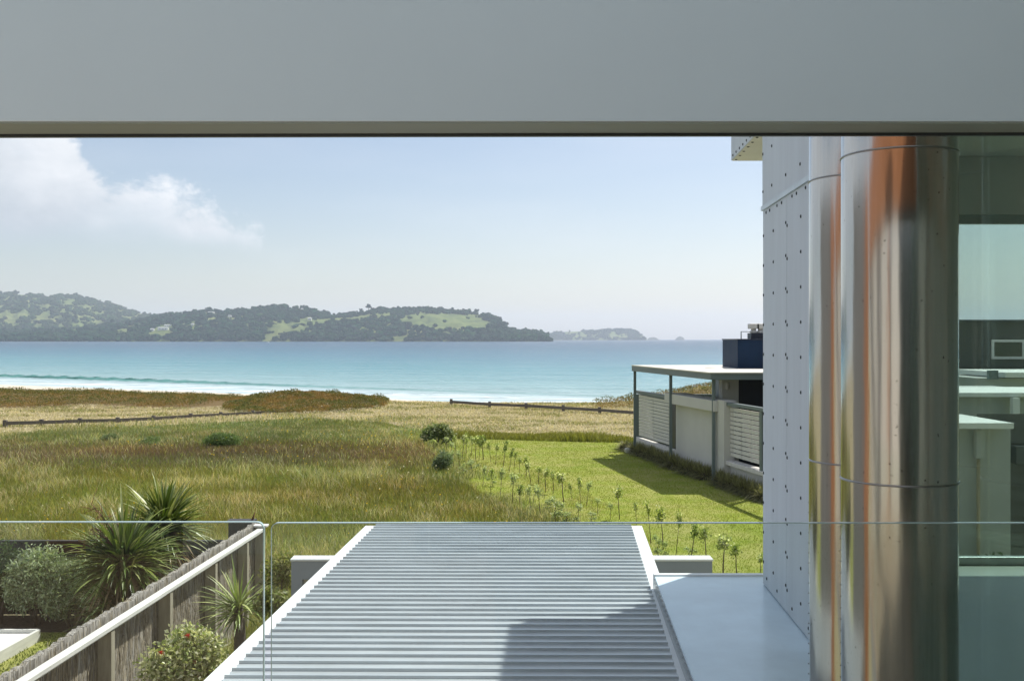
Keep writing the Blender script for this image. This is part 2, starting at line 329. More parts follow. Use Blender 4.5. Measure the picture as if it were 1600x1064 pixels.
# ------------------------------------------------------------ terrain
def shore(x): return 117 - .6 * np.clip(x, -150, 60)
def gz(x, y):
    x = np.asarray(x, float); y = np.asarray(y, float)
    g = lambda cx, cy, a, rx, ry: a * np.exp(-((x - cx) / rx) ** 2 - ((y - cy) / ry) ** 2)
    h = g(-13.0, 68, .58, 3.9, 4.5) + g(-17.5, 71, .2, 3, 4) + g(7.2, 66, .25, 1.6, 3) + g(13.5, 69, 1.1, 3.6, 4) + g(10, 66.5, .35, 1.6, 3)
    lf = 1 / (1 + np.exp((x + 27) / 2.5)); h = h + lf * (.22 + .12 * np.clip((-x - 24) / 12, 0, 1)) * np.exp(-((y - 77) / 6.5) ** 2)
    h = h + .10 * np.sin(x * .9 + y * .3) * np.exp(-((y - 73) / 7) ** 2) * np.clip((np.abs(x + 1) - 9) / 3, 0, 1)
    h = h + .05 * np.sin(x * .21 + 1) * np.sin(y * .17) * np.clip((y - 46) / 8, 0, 1)
    ys = shore(x); t0 = np.clip(68.3 + np.clip(-x - 20, 0, 30) * .35, 68, 84)
    t = np.clip((y - t0) / np.maximum(ys - 14 - t0, 1), 0, 1); s = t * t * (3 - 2 * t)
    h = h * (1 - s) - 2.55 * s
    t2 = np.clip((y - (ys - 14)) / 14, 0, 1); h = h - .45 * t2
    t3 = np.clip((y - ys) / 90, 0, 1); h = h - 3.5 * t3
    return h
def grid(xs, ys, zf):
    X, Y = np.meshgrid(xs, ys); Z = zf(X, Y); V = np.stack([X, Y, Z], -1).reshape(-1, 3)
    nx, ny = len(xs), len(ys); i = np.arange(nx - 1)[None, :] + nx * np.arange(ny - 1)[:, None]
    return V, np.stack([i, i + 1, i + 1 + nx, i + nx], -1).reshape(-1, 4)
xs = np.concatenate([[-14000, -4000, -1200, -400, -200], np.arange(-120, 100, 1.0), [140, 250, 600, 2000, 14000]])
ys = np.concatenate([[-3000, -300, -60], np.arange(-20, 60, 2), np.arange(60, 100, .5), np.arange(100, 240, 3), [300, 600, 2000, 16000]])
V, Fq = grid(xs, ys, gz)
gmat = M['ground']
def ground_zone_mat():
    """dry mown grass inland, sand on the beach: both are real colours of the place"""
    m = M['ground']; nt = m.node_tree; N = nt.nodes.new; L = nt.links.new
    b = [n for n in nt.nodes if n.type == 'BSDF_PRINCIPLED'][0]; src = b.inputs['Base Color'].links[0].from_socket
    tc = N('ShaderNodeTexCoord'); sp = N('ShaderNodeSeparateXYZ'); L(tc.outputs['Object'], sp.inputs[0])
    mr = N('ShaderNodeMapRange'); mr.inputs[1].default_value = -1.2; mr.inputs[2].default_value = -.5; mr.inputs[3].default_value = 1; mr.inputs[4].default_value = 0; L(sp.outputs[2], mr.inputs[0])
    mx = N('ShaderNodeMix'); mx.data_type = 'RGBA'; L(mr.outputs[0], mx.inputs[0])
    def mt(op, a, b_):
        n = N('ShaderNodeMath'); n.operation = op
        for i, v in enumerate((a, b_)):
            if isinstance(v, (int, float)): n.inputs[i].default_value = v
            else: L(v, n.inputs[i])
        return n.outputs[0]
    wx_ = N('ShaderNodeMapRange'); L(mt('ABSOLUTE', mt('ADD', sp.outputs[0], 1.0), 0), wx_.inputs[0]); wx_.inputs[1].default_value = 7.2; wx_.inputs[2].default_value = 9
    wy_ = N('ShaderNodeMapRange'); L(sp.outputs[1], wy_.inputs[0]); wy_.inputs[1].default_value = 63.5; wy_.inputs[2].default_value = 66.5
    lit = N('ShaderNodeMix'); lit.data_type = 'RGBA'; L(mt('MULTIPLY', wx_.outputs[0], wy_.outputs[0]), lit.inputs[0]); L(src, lit.inputs[6]); lit.inputs[7].default_value = (.15, .105, .045, 1)
    L(lit.outputs[2], mx.inputs[6]); mx.inputs[7].default_value = (.62, .55, .44, 1); L(mx.outputs[2], b.inputs['Base Color'])
ground_zone_mat()
props(make_np('ground', V, [Fq], M['ground'], smooth=True), kind='structure')
def sheet(name, poly, z, mat):
    me = bpy.data.meshes.new(name); me.from_pydata([(x, y, z) for x, y in poly], [], [tuple(range(len(poly)))]); me.materials.append(mat); me.update()
    o = bpy.data.objects.new(name, me); COL.objects.link(o); return props(o, kind='structure')
lawn_edge = [G(655, 689), G(668, 705), G(700, 738), G(735, 765), G(790, 795), G(850, 815), (1.3, 19.5), (1.45, 15), (1.5, 10)]
lawn_poly = lawn_edge + [(14, 10), (14, 30), (26, 45.0), G(1010, 691), G(860, 688), G(760, 686), G(700, 684)]
sheet('lawn', lawn_poly, .012, M['lawn'])
mead_poly = [(-4.0, 10), (-4.05, 16.4), (-16, 16.4), (-16, 17), (-30, 30), G(-60, 690), G(0, 690), G(100, 672), G(300, 664), G(480, 655), G(600, 661), G(660, 676), G(655, 690)] + lawn_edge[1:]
sheet('meadow', mead_poly[::-1], .008, M['meadow'])
def inpoly(px, py, poly):
    ins = np.zeros(len(px), bool); n = len(poly)
    for i in range(n):
        x0, y0 = poly[i]; x1, y1 = poly[(i + 1) % n]
        if y0 == y1: continue
        c = ((y0 > py) != (y1 > py)) & (px < (x1 - x0) * (py - y0) / (y1 - y0) + x0); ins ^= c
    return ins
def fnoise(x, y, s, seed=0):      # cheap smooth value noise
    x = x * s + seed * 17.3; y = y * s + seed * 9.1
    xi = np.floor(x).astype(int); yi = np.floor(y).astype(int); fx = x - xi; fy = y - yi; fx = fx * fx * (3 - 2 * fx); fy = fy * fy * (3 - 2 * fy)
    def h(a, b): v = np.sin(a * 127.1 + b * 311.7 + seed * 74.7) * 43758.5453; return v - np.floor(v)
    return (h(xi, yi) * (1 - fx) + h(xi + 1, yi) * fx) * (1 - fy) + (h(xi, yi + 1) * (1 - fx) + h(xi + 1, yi + 1) * fx) * fy
def fbm(x, y, s, seed=0): return (fnoise(x, y, s, seed) + .5 * fnoise(x, y, s * 2.1, seed + 3) + .25 * fnoise(x, y, s * 4.3, seed + 5)) / 1.75

# ------------------------------------------------------------ sea
def seamat():
    m, nt, out = newmat('sea_water'); N = nt.nodes.new; L = nt.links.new
    b = N('ShaderNodeBsdfPrincipled'); L(b.outputs[0], out.inputs[0]); b.inputs['IOR'].default_value = 1.33; b.inputs['Roughness'].default_value = .22
    b.inputs['Specular IOR Level'].default_value = .22
    tc = N('ShaderNodeTexCoord'); sp = N('ShaderNodeSeparateXYZ'); L(tc.outputs['Object'], sp.inputs[0])
    def mth(op, a, b_=None, clamp=False):
        n = N('ShaderNodeMath'); n.operation = op; n.use_clamp = clamp
        for i, v in enumerate((a, b_)):
            if v is None: continue
            if isinstance(v, (int, float)): n.inputs[i].default_value = v
            else: L(v, n.inputs[i])
        return n.outputs[0]
    off = mth('SUBTRACT', mth('ADD', sp.outputs[1], mth('MULTIPLY', sp.outputs[0], .6)), 117)   # metres out from the shoreline
    big = N('ShaderNodeTexNoise'); big.inputs['Scale'].default_value = .004; big.inputs['Detail'].default_value = 4; L(tc.outputs['Object'], big.inputs['Vector'])
    lg = mth('DIVIDE', mth('LOGARITHM', mth('MAXIMUM', mth('MULTIPLY', off, mth('ADD', .75, mth('MULTIPLY', big.outputs[0], .5))), 1.0), 10), 4.0)
    cr = N('ShaderNodeValToRGB'); L(lg, cr.inputs[0]); el = cr.color_ramp.elements
    el[0].position = .28; el[0].color = (.36, .47, .48, 1); el[1].position = .9; el[1].color = (.012, .04, .085, 1)
    for p, c in ((.42, (.20, .36, .38)), (.53, (.10, .265, .31)), (.62, (.055, .17, .24)), (.72, (.025, .09, .155))): e = el.new(p); e.color = (*c, 1)
    # foam of the wash
    mp = N('ShaderNodeMapping'); mp.inputs['Scale'].default_value = (.03, .42, 1); mp.inputs['Rotation'].default_value = (0, 0, .54); L(tc.outputs['Object'], mp.inputs[0])
    fn = N('ShaderNodeTexNoise'); fn.inputs['Scale'].default_value = 1.0; fn.inputs['Detail'].default_value = 8; fn.inputs['Roughness'].default_value = .7; L(mp.outputs[0], fn.inputs['Vector'])
    f0 = N('ShaderNodeMapRange'); f0.interpolation_type = 'SMOOTHSTEP'; L(mth('ADD', off, mth('MULTIPLY', mth('SUBTRACT', fn.outputs[0], .5), 16)), f0.inputs[0])
    f0.inputs[1].default_value = 13; f0.inputs[2].default_value = 24; f0.inputs[3].default_value = .92; f0.inputs[4].default_value = 0
    mx = N('ShaderNodeMix'); mx.data_type = 'RGBA'; L(f0.outputs[0], mx.inputs[0]); L(cr.outputs[0], mx.inputs[6]); ft = N('ShaderNodeMapRange'); L(fn.outputs[0], ft.inputs[0]); ft.inputs[1].default_value = .48; ft.inputs[2].default_value = .58
    fm = N('ShaderNodeMix'); fm.data_type = 'RGBA'; L(ft.outputs[0], fm.inputs[0]); fm.inputs[6].default_value = (.36, .47, .50, 1); fm.inputs[7].default_value = (.70, .75, .78, 1); L(fm.outputs[2], mx.inputs[7])
    # thin green face of the last swell, the water's own colour
    gb = N('ShaderNodeMapRange'); gb.interpolation_type = 'SMOOTHSTEP'; L(mth('ABSOLUTE', mth('SUBTRACT', off, 23.6)), gb.inputs[0]); gb.inputs[1].default_value = .8; gb.inputs[2].default_value = 2.2; gb.inputs[3].default_value = .85; gb.inputs[4].default_value = 0
    gx = N('ShaderNodeMapRange'); L(sp.outputs[0], gx.inputs[0]); gx.inputs[1].default_value = -60; gx.inputs[2].default_value = 5; gx.inputs[3].default_value = 1; gx.inputs[4].default_value = .25
    mx2 = N('ShaderNodeMix'); mx2.data_type = 'RGBA'; L(mth('MULTIPLY', gb.outputs[0], gx.outputs[0]), mx2.inputs[0]); L(mx.outputs[2], mx2.inputs[6]); mx2.inputs[7].default_value = (.07, .26, .22, 1); mx = mx2
    L(mx.outputs[2], b.inputs['Base Color'])
    rr = N('ShaderNodeMapRange'); L(f0.outputs[0], rr.inputs[0]); rr.inputs[3].default_value = .2; rr.inputs[4].default_value = .8; L(rr.outputs[0], b.inputs['Roughness'])
    # wind chop at three sizes
    prev = None
    for sc, st, rot, dist in (((.5, 1.3, 1), .9, .3, .5), ((.05, .16, 1), .8, .15, 3.0), ((.008, .03, 1), .6, .1, 10.0)):
        mp = N('ShaderNodeMapping'); mp.inputs['Scale'].default_value = sc; mp.inputs['Rotation'].default_value = (0, 0, rot); L(tc.outputs['Object'], mp.inputs[0])
        w = N('ShaderNodeTexNoise'); w.inputs['Scale'].default_value = 1; w.inputs['Detail'].default_value = 5; w.inputs['Roughness'].default_value = .6; L(mp.outputs[0], w.inputs['Vector'])
        bp = N('ShaderNodeBump'); bp.inputs['Strength'].default_value = st; bp.inputs['Distance'].default_value = dist; L(w.outputs[0], bp.inputs['Height'])
        if prev: L(prev, bp.inputs['Normal'])
        prev = bp.outputs[0]
    L(prev, b.inputs['Normal'])
    return m
def seaz(x, y):
    o = y + .6 * np.clip(x, -150, 60) - 117
    ridge = lambda c, a, w, xc, xw: a * np.exp(-((o - c) / w) ** 2) * np.exp(-((x - xc) / xw) ** 2)
    return -3 + ridge(25, .60, 1.7, -85, 55) + ridge(12, .15, 1.0, -30, 60) + ridge(36, .16, 2.4, -20, 70) + ridge(60, .12, 4, -60, 60) + .03 * np.sin(o * .8 + np.sin(x * .05))
xs = np.concatenate([[-15000, -5000, -1500, -500], np.arange(-200, 120, 4.0), [200, 500, 1500, 5000, 15000]])
ys = np.concatenate([[60], np.arange(80, 260, .8), np.arange(262, 420, 6), [500, 700, 1000, 2000, 4000, 8000, 17000]])
V, Fq = grid(xs, ys, seaz)
props(make_np('sea', V, [Fq], seamat(), smooth=True), kind='structure')

# ------------------------------------------------------------ headland, hills, islands
def hill(name, prof, d0, d1, seed, rough=1.0, mat='hill'):
    px = np.array([p[0] for p in prof], float); py = np.array([p[1] for p in prof], float)
    cols = np.arange(px[0], px[-1] + .1, 2.0); ts = np.concatenate([np.linspace(-.05, 1, 36), [1.15, 1.4, 1.8]])
    cy = np.interp(cols, px, py)
    def hz(c, t):
        cyv = np.interp(c, px, py)
        top = (530 - cyv) / F * d1 + EYE + 3
        n = fbm(c, t * 60, .05, seed); n2 = fbm(c, t * 90, .16, seed + 2)
        tt = np.clip(t, 0, 1); s = np.power(tt, .62) * (1 + .5 * (n - .5) * (1 - tt) * rough) + .10 * (n2 - .5) * (1 - tt) * np.minimum(tt * 4, 1) * rough
        s = np.where(t > 1, 1 - (t - 1) * .9, s); s = np.where(t < 0, t * 1.0, s)
        return -3 + np.maximum(top, 1) * s
    C, T = np.meshgrid(cols, ts); D = d0 + (d1 - d0) * T; Z = hz(C, T); X = (C - 800) / F * D
    V = np.stack([X, D, Z], -1).reshape(-1, 3); nx, ny = len(cols), len(ts); i = np.arange(nx - 1)[None, :] + nx * np.arange(ny - 1)[:, None]
    o = make_np(name, V, [np.stack([i, i + 1, i + 1 + nx, i + nx], -1).reshape(-1, 4)], M[mat], smooth=True)
    props(o, kind='structure')
    def at(c, t): d = d0 + (d1 - d0) * t; return (c - 800) / F * d, d, hz(c, t)
    return at
head_prof = [(-200, 523), (0, 520), (80, 517), (150, 512), (200, 506), (235, 497), (260, 493), (300, 489), (320, 486), (345, 490), (380, 486), (430, 479), (480, 484), (500, 490), (530, 495), (560, 489), (580, 484), (620, 484), (650, 483), (680, 485), (705, 487), (740, 490), (765, 494), (785, 502), (792, 516), (815, 519), (845, 522), (855, 529), (862, 536)]
far_prof = [(-300, 450), (-150, 455), (0, 459), (40, 461), (90, 464), (115, 462), (135, 468), (180, 478), (210, 489), (250, 493), (300, 496), (350, 500), (420, 515), (460, 540)]
isl_prof = [(800, 520), (850, 522), (875, 519), (900, 518), (925, 517), (950, 515), (985, 515), (998, 520), (1006, 526), (1012, 533)]
head_at = hill('headland', head_prof, 3300, 4000, 1)
far_at = hill('hills', far_prof, 4300, 5900, 4)
isl_at = hill('island', isl_prof, 7600, 8100, 8)
hill('islet', [(1009, 533), (1014, 527.5), (1022, 526.5), (1028, 529), (1031, 533)], 8200, 8300, 9, mat='rock')
hill('islet', [(1054, 533), (1057, 527.5), (1063, 525), (1068, 527.5), (1071, 533)], 8200, 8300, 10, mat='rock')
_t = (1 + 5 ** .5) / 2
ICO = np.array([(-1, _t, 0), (1, _t, 0), (-1, -_t, 0), (1, -_t, 0), (0, -1, _t), (0, 1, _t), (0, -1, -_t), (0, 1, -_t), (_t, 0, -1), (_t, 0, 1), (-_t, 0, -1), (-_t, 0, 1)]); ICO /= np.linalg.norm(ICO[0])
ICOF = np.array([(0, 11, 5), (0, 5, 1), (0, 1, 7), (0, 7, 10), (0, 10, 11), (1, 5, 9), (5, 11, 4), (11, 10, 2), (10, 7, 6), (7, 1, 8), (3, 9, 4), (3, 4, 2), (3, 2, 6), (3, 6, 8), (3, 8, 9), (4, 9, 5), (2, 4, 11), (6, 2, 10), (8, 6, 7), (9, 8, 1)])
def blobs(c, r, jit=.28, flat=.8):
    n = len(c); V = ICO[None] * (1 + jit * (rng.random((n, 12, 1)) - .5) * 2) * r[:, None, None]; V[:, :, 2] *= flat
    an = rng.random(n) * 6.28; ca, sa = np.cos(an)[:, None], np.sin(an)[:, None]; x = V[:, :, 0] * ca - V[:, :, 1] * sa; y = V[:, :, 0] * sa + V[:, :, 1] * ca
    V = np.stack([x, y, V[:, :, 2]], -1) + c[:, None]; Fc = ICOF[None] + 12 * np.arange(n)[:, None, None]
    return V.reshape(-1, 3), Fc.reshape(-1, 3)
HOUSE_SPOTS = [(255, .20), (238, .20), (262, .34), (301, .32), (330, .88), (359, .70), (484, .45), (472, .93)]
def wood(name, at, cr, n, pastures, rr, dens_seed, colbase, thr):
    c = rng.uniform(cr[0], cr[1], n); t = rng.random(n) ** 1.3
    t[: n // 6] = rng.uniform(.0, .06, n // 6); t[n // 6: n // 4] = rng.uniform(.92, 1.02, n // 4 - n // 6)
    x, y, z = at(c, t); sy = 530 - (z - EYE) / y * F
    keep = np.ones(n, bool)
    for poly in pastures: keep &= ~inpoly(c, sy, poly) | (rng.random(n) < .035)
    keep &= (fbm(c, sy * 3, .06, dens_seed) > thr) | (rng.random(n) < .08)
    if 'headland' in name:
        for hp, ht in HOUSE_SPOTS: keep &= ~((np.abs(c - hp) < (11 if hp in (255, 330, 262) else 6)) & (t < ht + .05) & (t > ht - .16))
    x, y, z = x[keep], y[keep], z[keep]; k = len(x); r = rng.uniform(rr[0], rr[1], k) * (1 + .6 * (rng.random(k) ** 4))
    # crowns in small bunches so that outlines are uneven
    C = np.stack([x, y, z + r * .45], -1); C2 = C + rng.normal(0, 1, (k, 3)) * r[:, None] * (.6, .6, .35); C3 = C + rng.normal(0, 1, (k, 3)) * r[:, None] * (.7, .7, .3)
    V1, F1 = blobs(np.concatenate([C, C2, C3]), np.concatenate([r, r * .65, r * .5]))
    base = np.array(colbase) * rng.uniform(.6, 1.5, (k, 1)) * (1 + .12 * rng.normal(0, 1, (k, 3))); base = np.clip(base, .004, 1)
    col = np.repeat(np.concatenate([base, base * 1.05, base * .95]), 12, 0)
    props(make_np(name, V1, [F1], M['canopy'], col=col), kind='stuff', label='dark bush covering the ' + ('headland across the bay' if 'headland' in name else 'far hills' if 'hill' in name else 'distant island'), cat='woodland')
past = [[(630, 494), (650, 491), (705, 490), (745, 494), (770, 508), (760, 516), (690, 514), (650, 514), (628, 504)],
        [(420, 512), (440, 506), (500, 500), (560, 494), (612, 490), (610, 497), (560, 501), (500, 508), (480, 517), (430, 522)],
        [(405, 522), (440, 520), (440, 530), (410, 530)], [(70, 512), (130, 508), (135, 520), (75, 520)], [(0, 505), (60, 502), (50, 516), (0, 516)], [(600, 524), (680, 524), (680, 529), (600, 529)]]
wood('headland_bush', head_at, (-180, 858), 9000, past, (4.8, 10), 3, (.024, .052, .024), .33)
wood('hill_bush', far_at, (-280, 440), 5200, [], (7, 13), 6, (.035, .06, .022), .44)
wood('island_bush', isl_at, (800, 1008), 1500, [], (6, 10), 12, (.035, .05, .025), .42)
def far_tree(px, h, w, label, cat='tree', lean=0):
    x, y, z = [float(v) for v in head_at(np.array([float(px)]), np.array([.99]))] if False else [float(np.ravel(v)[0]) for v in head_at(np.array([float(px)]), np.array([.99]))]
    z += 1
    r = thing('hill_tree', label, cat, (x, y, z - 2), group='trees on the headland skyline')
    MB().tube([(x, y, z - 2), (x + lean, y, z + h * .75)], [w * .07, w * .03], 6).build('trunk', M['trunk'], r)
    k = 26; c = np.stack([x + lean + rng.normal(0, w * .26, k), y + rng.normal(0, w * .26, k), z + h * rng.uniform(.48, .98, k)], -1)
    V, Fc = blobs(c, rng.uniform(.13, .24, k) * w, .4, .75); b = np.array((.028, .045, .02)) * rng.uniform(.6, 1.5, (k, 1))
    make_np('crown', V, [Fc], M['canopy'], r, col=np.repeat(b, 12, 0))
for a in [(576, 22, 21, 'broad round tree, tallest on the headland crest'), (398, 11, 8, 'small lone tree in the dip left of the pasture on the ridge'), (473, 15, 14, 'low tree at the right end of the bushy western rise'),
          (564, 13, 12, 'smaller round tree just left of the tallest headland tree'), (688, 14, 16, 'dark spreading tree at the left end of the pasture skyline'), (724, 15, 11, 'upright narrow tree on the headland skyline above the pasture'),
          (745, 18, 17, 'domed tree with an open base above the eastern pasture'), (763, 12, 14, 'rounded tree where the headland skyline starts to drop'), (706, 12, 11, 'squat dark tree between two taller ones above the pasture'),
          (844, 12, 9, 'last tree at the low eastern tip of the headland'), (826, 10, 7, 'thin tree on the low spit near the headland tip'), (655, 11, 13, 'flat topped tree left of the skyline pasture')]: far_tree(*a)
def far_house(px, t, w, dp, h, label, at=head_at):
    x, y, z = [float(np.ravel(v)[0]) for v in at(np.array([float(px)]), np.array([t]))]
    r = thing('hill_house', label, 'house', (x, y, z), group='white houses on the headland')
    MB().box(x - w / 2, x + w / 2, y - dp / 2, y + dp / 2, z - 5, z + h).build('wall', M['house_white'], r)
    mb = MB(); e = .8; mb.add([(x - w / 2 - e, y - dp / 2 - e, z + h), (x + w / 2 + e, y - dp / 2 - e, z + h), (x + w / 2 + e, y + dp / 2 + e, z + h), (x - w / 2 - e, y + dp / 2 + e, z + h), (x - w / 2, y, z + h + 2.6), (x + w / 2, y, z + h + 2.6)],
           [(0, 1, 5, 4), (2, 3, 4, 5), (0, 4, 3), (1, 2, 5), (3, 2, 1, 0)]); mb.build('roof', M['house_roof'], r)
    for k in (-.28, 0.02, .3): MB().box(x + w * k - 1, x + w * k + 1, y - dp / 2 - .15, y - dp / 2 - .01, z + h * .3, z + h * .75).build('window', M['dark_glass'], r)
for a in [(255, .20, 34, 10, 8, 'long white building above the shore, lower left on the headland'), (238, .20, 12, 10, 7, 'small white house just left of the long white building'), (262, .34, 22, 9, 5, 'low white house above the long white building'),
          (301, .32, 9, 8, 5, 'tiny pale house right of the long white building'), (330, .88, 24, 10, 5, 'wide pale house high under the ridge in the trees'), (359, .70, 11, 8, 5, 'white house below the ridge, right of the wide pale house'),
          (484, .45, 13, 9, 6, 'white house at the edge of the long sloping pasture'), (472, .93, 8, 7, 6, 'small white house on the ridge by the low tree')]: far_house(*a)
# small motor boat far out
bx, by, _ = P(419, 535, 2300); r = thing('motorboat', 'small white motorboat on the bay below the headland', 'boat', (bx, by, -3))
mb = MB(); L_, W_ = 3.4, 1.2
sec = [(-L_, W_ * .9, .5), (-L_ * .3, W_, .6), (L_ * .5, W_ * .8, .75), (L_, .05, 1.0)]
vs = []
for sx, w, h in sec: vs += [(bx + sx, by - w, -3 + h), (bx + sx, by - w * .6, -3.2), (bx + sx, by + w * .6, -3.2), (bx + sx, by + w, -3 + h)]
fs = [(i * 4 + j, i * 4 + (j + 1) % 4, (i + 1) * 4 + (j + 1) % 4, (i + 1) * 4 + j) for i in range(3) for j in range(4)] + [(3, 2, 1, 0), (12, 13, 14, 15)]
mb.add(vs, fs).build('hull', M['house_white'], r); MB().prism([(bx - 1.2, by - .8), (bx + 1.1, by - .7), (bx + 1.1, by + .7), (bx - 1.2, by + .8)], -2.4, -1.2).build('cabin', M['house_white'], r)

# ------------------------------------------------------------ grass generators
def blades(x, y, z, h, w, lean, col, tipcol, twist=None):
    n = len(x); a = rng.random(n) * 6.283; la = rng.random(n) * 6.283
    dx, dy = np.cos(a) * w / 2, np.sin(a) * w / 2; lx, ly = np.cos(la) * lean * h, np.sin(la) * lean * h
    b0 = np.stack([x - dx, y - dy, z], -1); b1 = np.stack([x + dx, y + dy, z], -1)
    m0 = np.stack([x - dx * .8 + lx * .35, y - dy * .8 + ly * .35, z + h * .55], -1); m1 = np.stack([x + dx * .8 + lx * .35, y + dy * .8 + ly * .35, z + h * .55], -1)
    t = np.stack([x + lx, y + ly, z + h * (1 - .25 * lean)], -1)
    V = np.stack([b0, b1, m1, m0, t], 1).reshape(-1, 3); o = 5 * np.arange(n)[:, None]
    C = np.stack([col, col, (col + tipcol) / 2, (col + tipcol) / 2, tipcol], 1).reshape(-1, 3)
    return V, o + np.array([[0, 1, 2, 3]]), o + np.array([[3, 2, 4]]), C
def merge(parts):
    Vs, Qs, Ts, Cs = [], [], [], []; off = 0
    for V, Q, T, C in parts:
        Vs.append(V); Qs.append(Q + off if len(Q) else Q); Ts.append(T + off if len(T) else T); Cs.append(C); off += len(V)
    return np.concatenate(Vs), np.concatenate([q for q in Qs if len(q)]) if any(len(q) for q in Qs) else np.zeros((0, 4), int), np.concatenate([t for t in Ts if len(t)]) if any(len(t) for t in Ts) else np.zeros((0, 3), int), np.concatenate(Cs)
def scatter(n, poly, dens_near):      # random points in a polygon, denser where nearer
    pts = np.array(poly); x0, x1, y0, y1 = pts[:, 0].min(), pts[:, 0].max(), pts[:, 1].min(), pts[:, 1].max()
    X, Y = [], []; tot = 0
    while tot < n:
        x = rng.uniform(x0, x1, n); y = rng.uniform(y0, y1, n); k = inpoly(x, y, poly) & (rng.random(n) < np.clip((y0 + 4) / y, .05, 1) ** dens_near) & (np.abs(x) < y * .56 + 1.5)
        X.append(x[k]); Y.append(y[k]); tot += k.sum()
    return np.concatenate(X)[:n], np.concatenate(Y)[:n]
# meadow
x, y = scatter(430000, [p for p in mead_poly], .9)
py = 530 + EYE * F / y; px = 800 + F * x / y
n1 = fbm(x, y, .22, 1); n2 = fbm(x, y, .8, 2); n3 = rng.random(len(x))
pale = np.array((.50, .46, .29)); green = np.array((.205, .225, .06)); dk = np.array((.12, .145, .045)); purp = np.array((.165, .135, .088)); ygr = np.array((.285, .27, .08)); greyg = np.array((.22, .27, .14))
band = np.clip(1 - np.abs(py - 716 - 10 * (n1 - .5)) / 26, 0, 1) ** .6 * (px < 700)
kind = np.full(len(x), 0); u = n3 + (n2 - .5) * .9
kind[u > .42] = 1; kind[u > .66] = 2; kind[(u > .89)] = 3
kind[(rng.random(len(x)) < band * .78)] = 4
kind[(py < 695) & (rng.random(len(x)) < .45)] = 5
pal = np.stack([green, ygr, dk, pale, purp, greyg]); col = pal[kind] * rng.uniform(.7, 1.3, (len(x), 1)) * (1 + .08 * rng.normal(0, 1, (len(x), 3)))
col *= (.62 + .8 * fbm(x, y, .13, 41))[:, None]; col[:, 0] *= 1 + .35 * (fbm(x, y, .3, 44) - .5); col = np.clip(col, .01, 1); tip = np.clip(col * np.array((1.18, 1.12, .95)), 0, 1); tip[kind == 4] = np.clip(col[kind == 4] * (1.2, 1.0, 1.0), 0, 1)
h = (.13 + .19 * n1 + .16 * n2) * rng.uniform(.55, 1.25, len(x)) * np.where(kind == 3, 1.25, 1); h *= np.clip((52 - y) / 6, .45, 1)
edge = np.clip((px - 660) / 150, 0, 1); h *= (1 - .45 * edge)
w = np.clip(.00042 * y, .006, .022) * rng.uniform(.7, 1.4, len(x))
def grass_obj(name, x, y, h, w, lean, col, tip, mat, label, zoff=0.0):
    z = gz(x, y) + zoff
    V, Q, T, C = blades(x, y, z, h, w, lean, col, tip)
    return props(make_np(name, V, [Q, T], mat, col=C), label, 'grass', kind='stuff')
# ragged fringe: the same grass straying past the edges of the meadow
def fringe(line, n, sd):
    line = np.array(line); t = rng.uniform(0, len(line) - 1.001, n); i = t.astype(int); f = (t - i)[:, None]; p = line[i] * (1 - f) + line[i + 1] * f; p = p + rng.normal(0, 1, (n, 2)) * sd
    k = fbm(p[:, 0], p[:, 1], .55, 51) > .47; return p[k, 0], p[k, 1]
fa = fringe([G(-60, 690), G(0, 690), G(100, 672), G(300, 664), G(480, 655), G(600, 661), G(660, 676), G(655, 690)], 12000, (1.5, 1.8)); fb = fringe(lawn_edge[:7], 16000, (.55, .9))
ex, ey = np.concatenate([fa[0], fb[0]]), np.concatenate([fa[1], fb[1]]); ne = len(ex); ec = pal[rng.choice([0, 1, 2, 3, 5, 3], ne)] * rng.uniform(.7, 1.3, (ne, 1))
x = np.concatenate([x, ex]); y = np.concatenate([y, ey]); h = np.concatenate([h, rng.uniform(.08, .34, ne)]); w = np.concatenate([w, .00048 * ey]); col = np.concatenate([col, ec]); tip = np.concatenate([tip, ec * 1.15])
grass_obj('meadow_grass', x, y, h, w, rng.uniform(.1, .7, len(x)), col, tip, M['grass'], 'tall green and purple brown grass of the unmown meadow')
# yellow wildflowers in the meadow
fx, fy = scatter(1500, mead_poly, .3); k = (fbm(fx, fy, .25, 9) > .55); fx, fy = fx[k], fy[k]; n = len(fx)
s = rng.uniform(.012, .024, n) * (.6 + fy / 60); fz = gz(fx, fy) + rng.uniform(.28, .5, n); an = rng.random(n) * 6.28
V = np.stack([np.stack([fx + s * np.cos(an + q), fy + s * np.sin(an + q), fz + s * .6 * (1 if q % 3.14 < 1 else -1)], -1) for q in (0, 1.57, 3.14, 4.71)], 1).reshape(-1, 3)
c = np.where(rng.random((n, 1)) < .75, np.array([[.75, .50, .03]]), np.array([[.75, .70, .60]])); props(make_np('wildflowers', V, [4 * np.arange(n)[:, None] + np.array([[0, 1, 2, 3]])], M['grass'], col=np.repeat(c, 4, 0)), 'small yellow flowers scattered through the meadow', 'wildflowers', kind='stuff')
# lawn
x, y = scatter(260000, lawn_poly, 1.2); n1 = fbm(x, y, .3, 4); n2 = fbm(x, y, 1.4, 5)
pxx = 800 + F * x / y; h = rng.uniform(.015, .04, len(x)) * (.7 + .7 * n2)
col = (np.array((.215, .275, .035)) * (1 - n1)[:, None] * 1.08 + np.array((.29, .31, .055)) * n1[:, None] * 1.08) * rng.uniform(.86, 1.15, (len(x), 1))
st = rng.random(len(x)) < .06; col[st] = (.30, .27, .12)
grass_obj('lawn_grass', x, y, h, np.clip(.0005 * y, .008, .024), rng.uniform(.3, 1.1, len(x)), col, col * (1.15, 1.1, .9), M['grass'], 'short mown green lawn beside the neighbouring pavilion', .01)
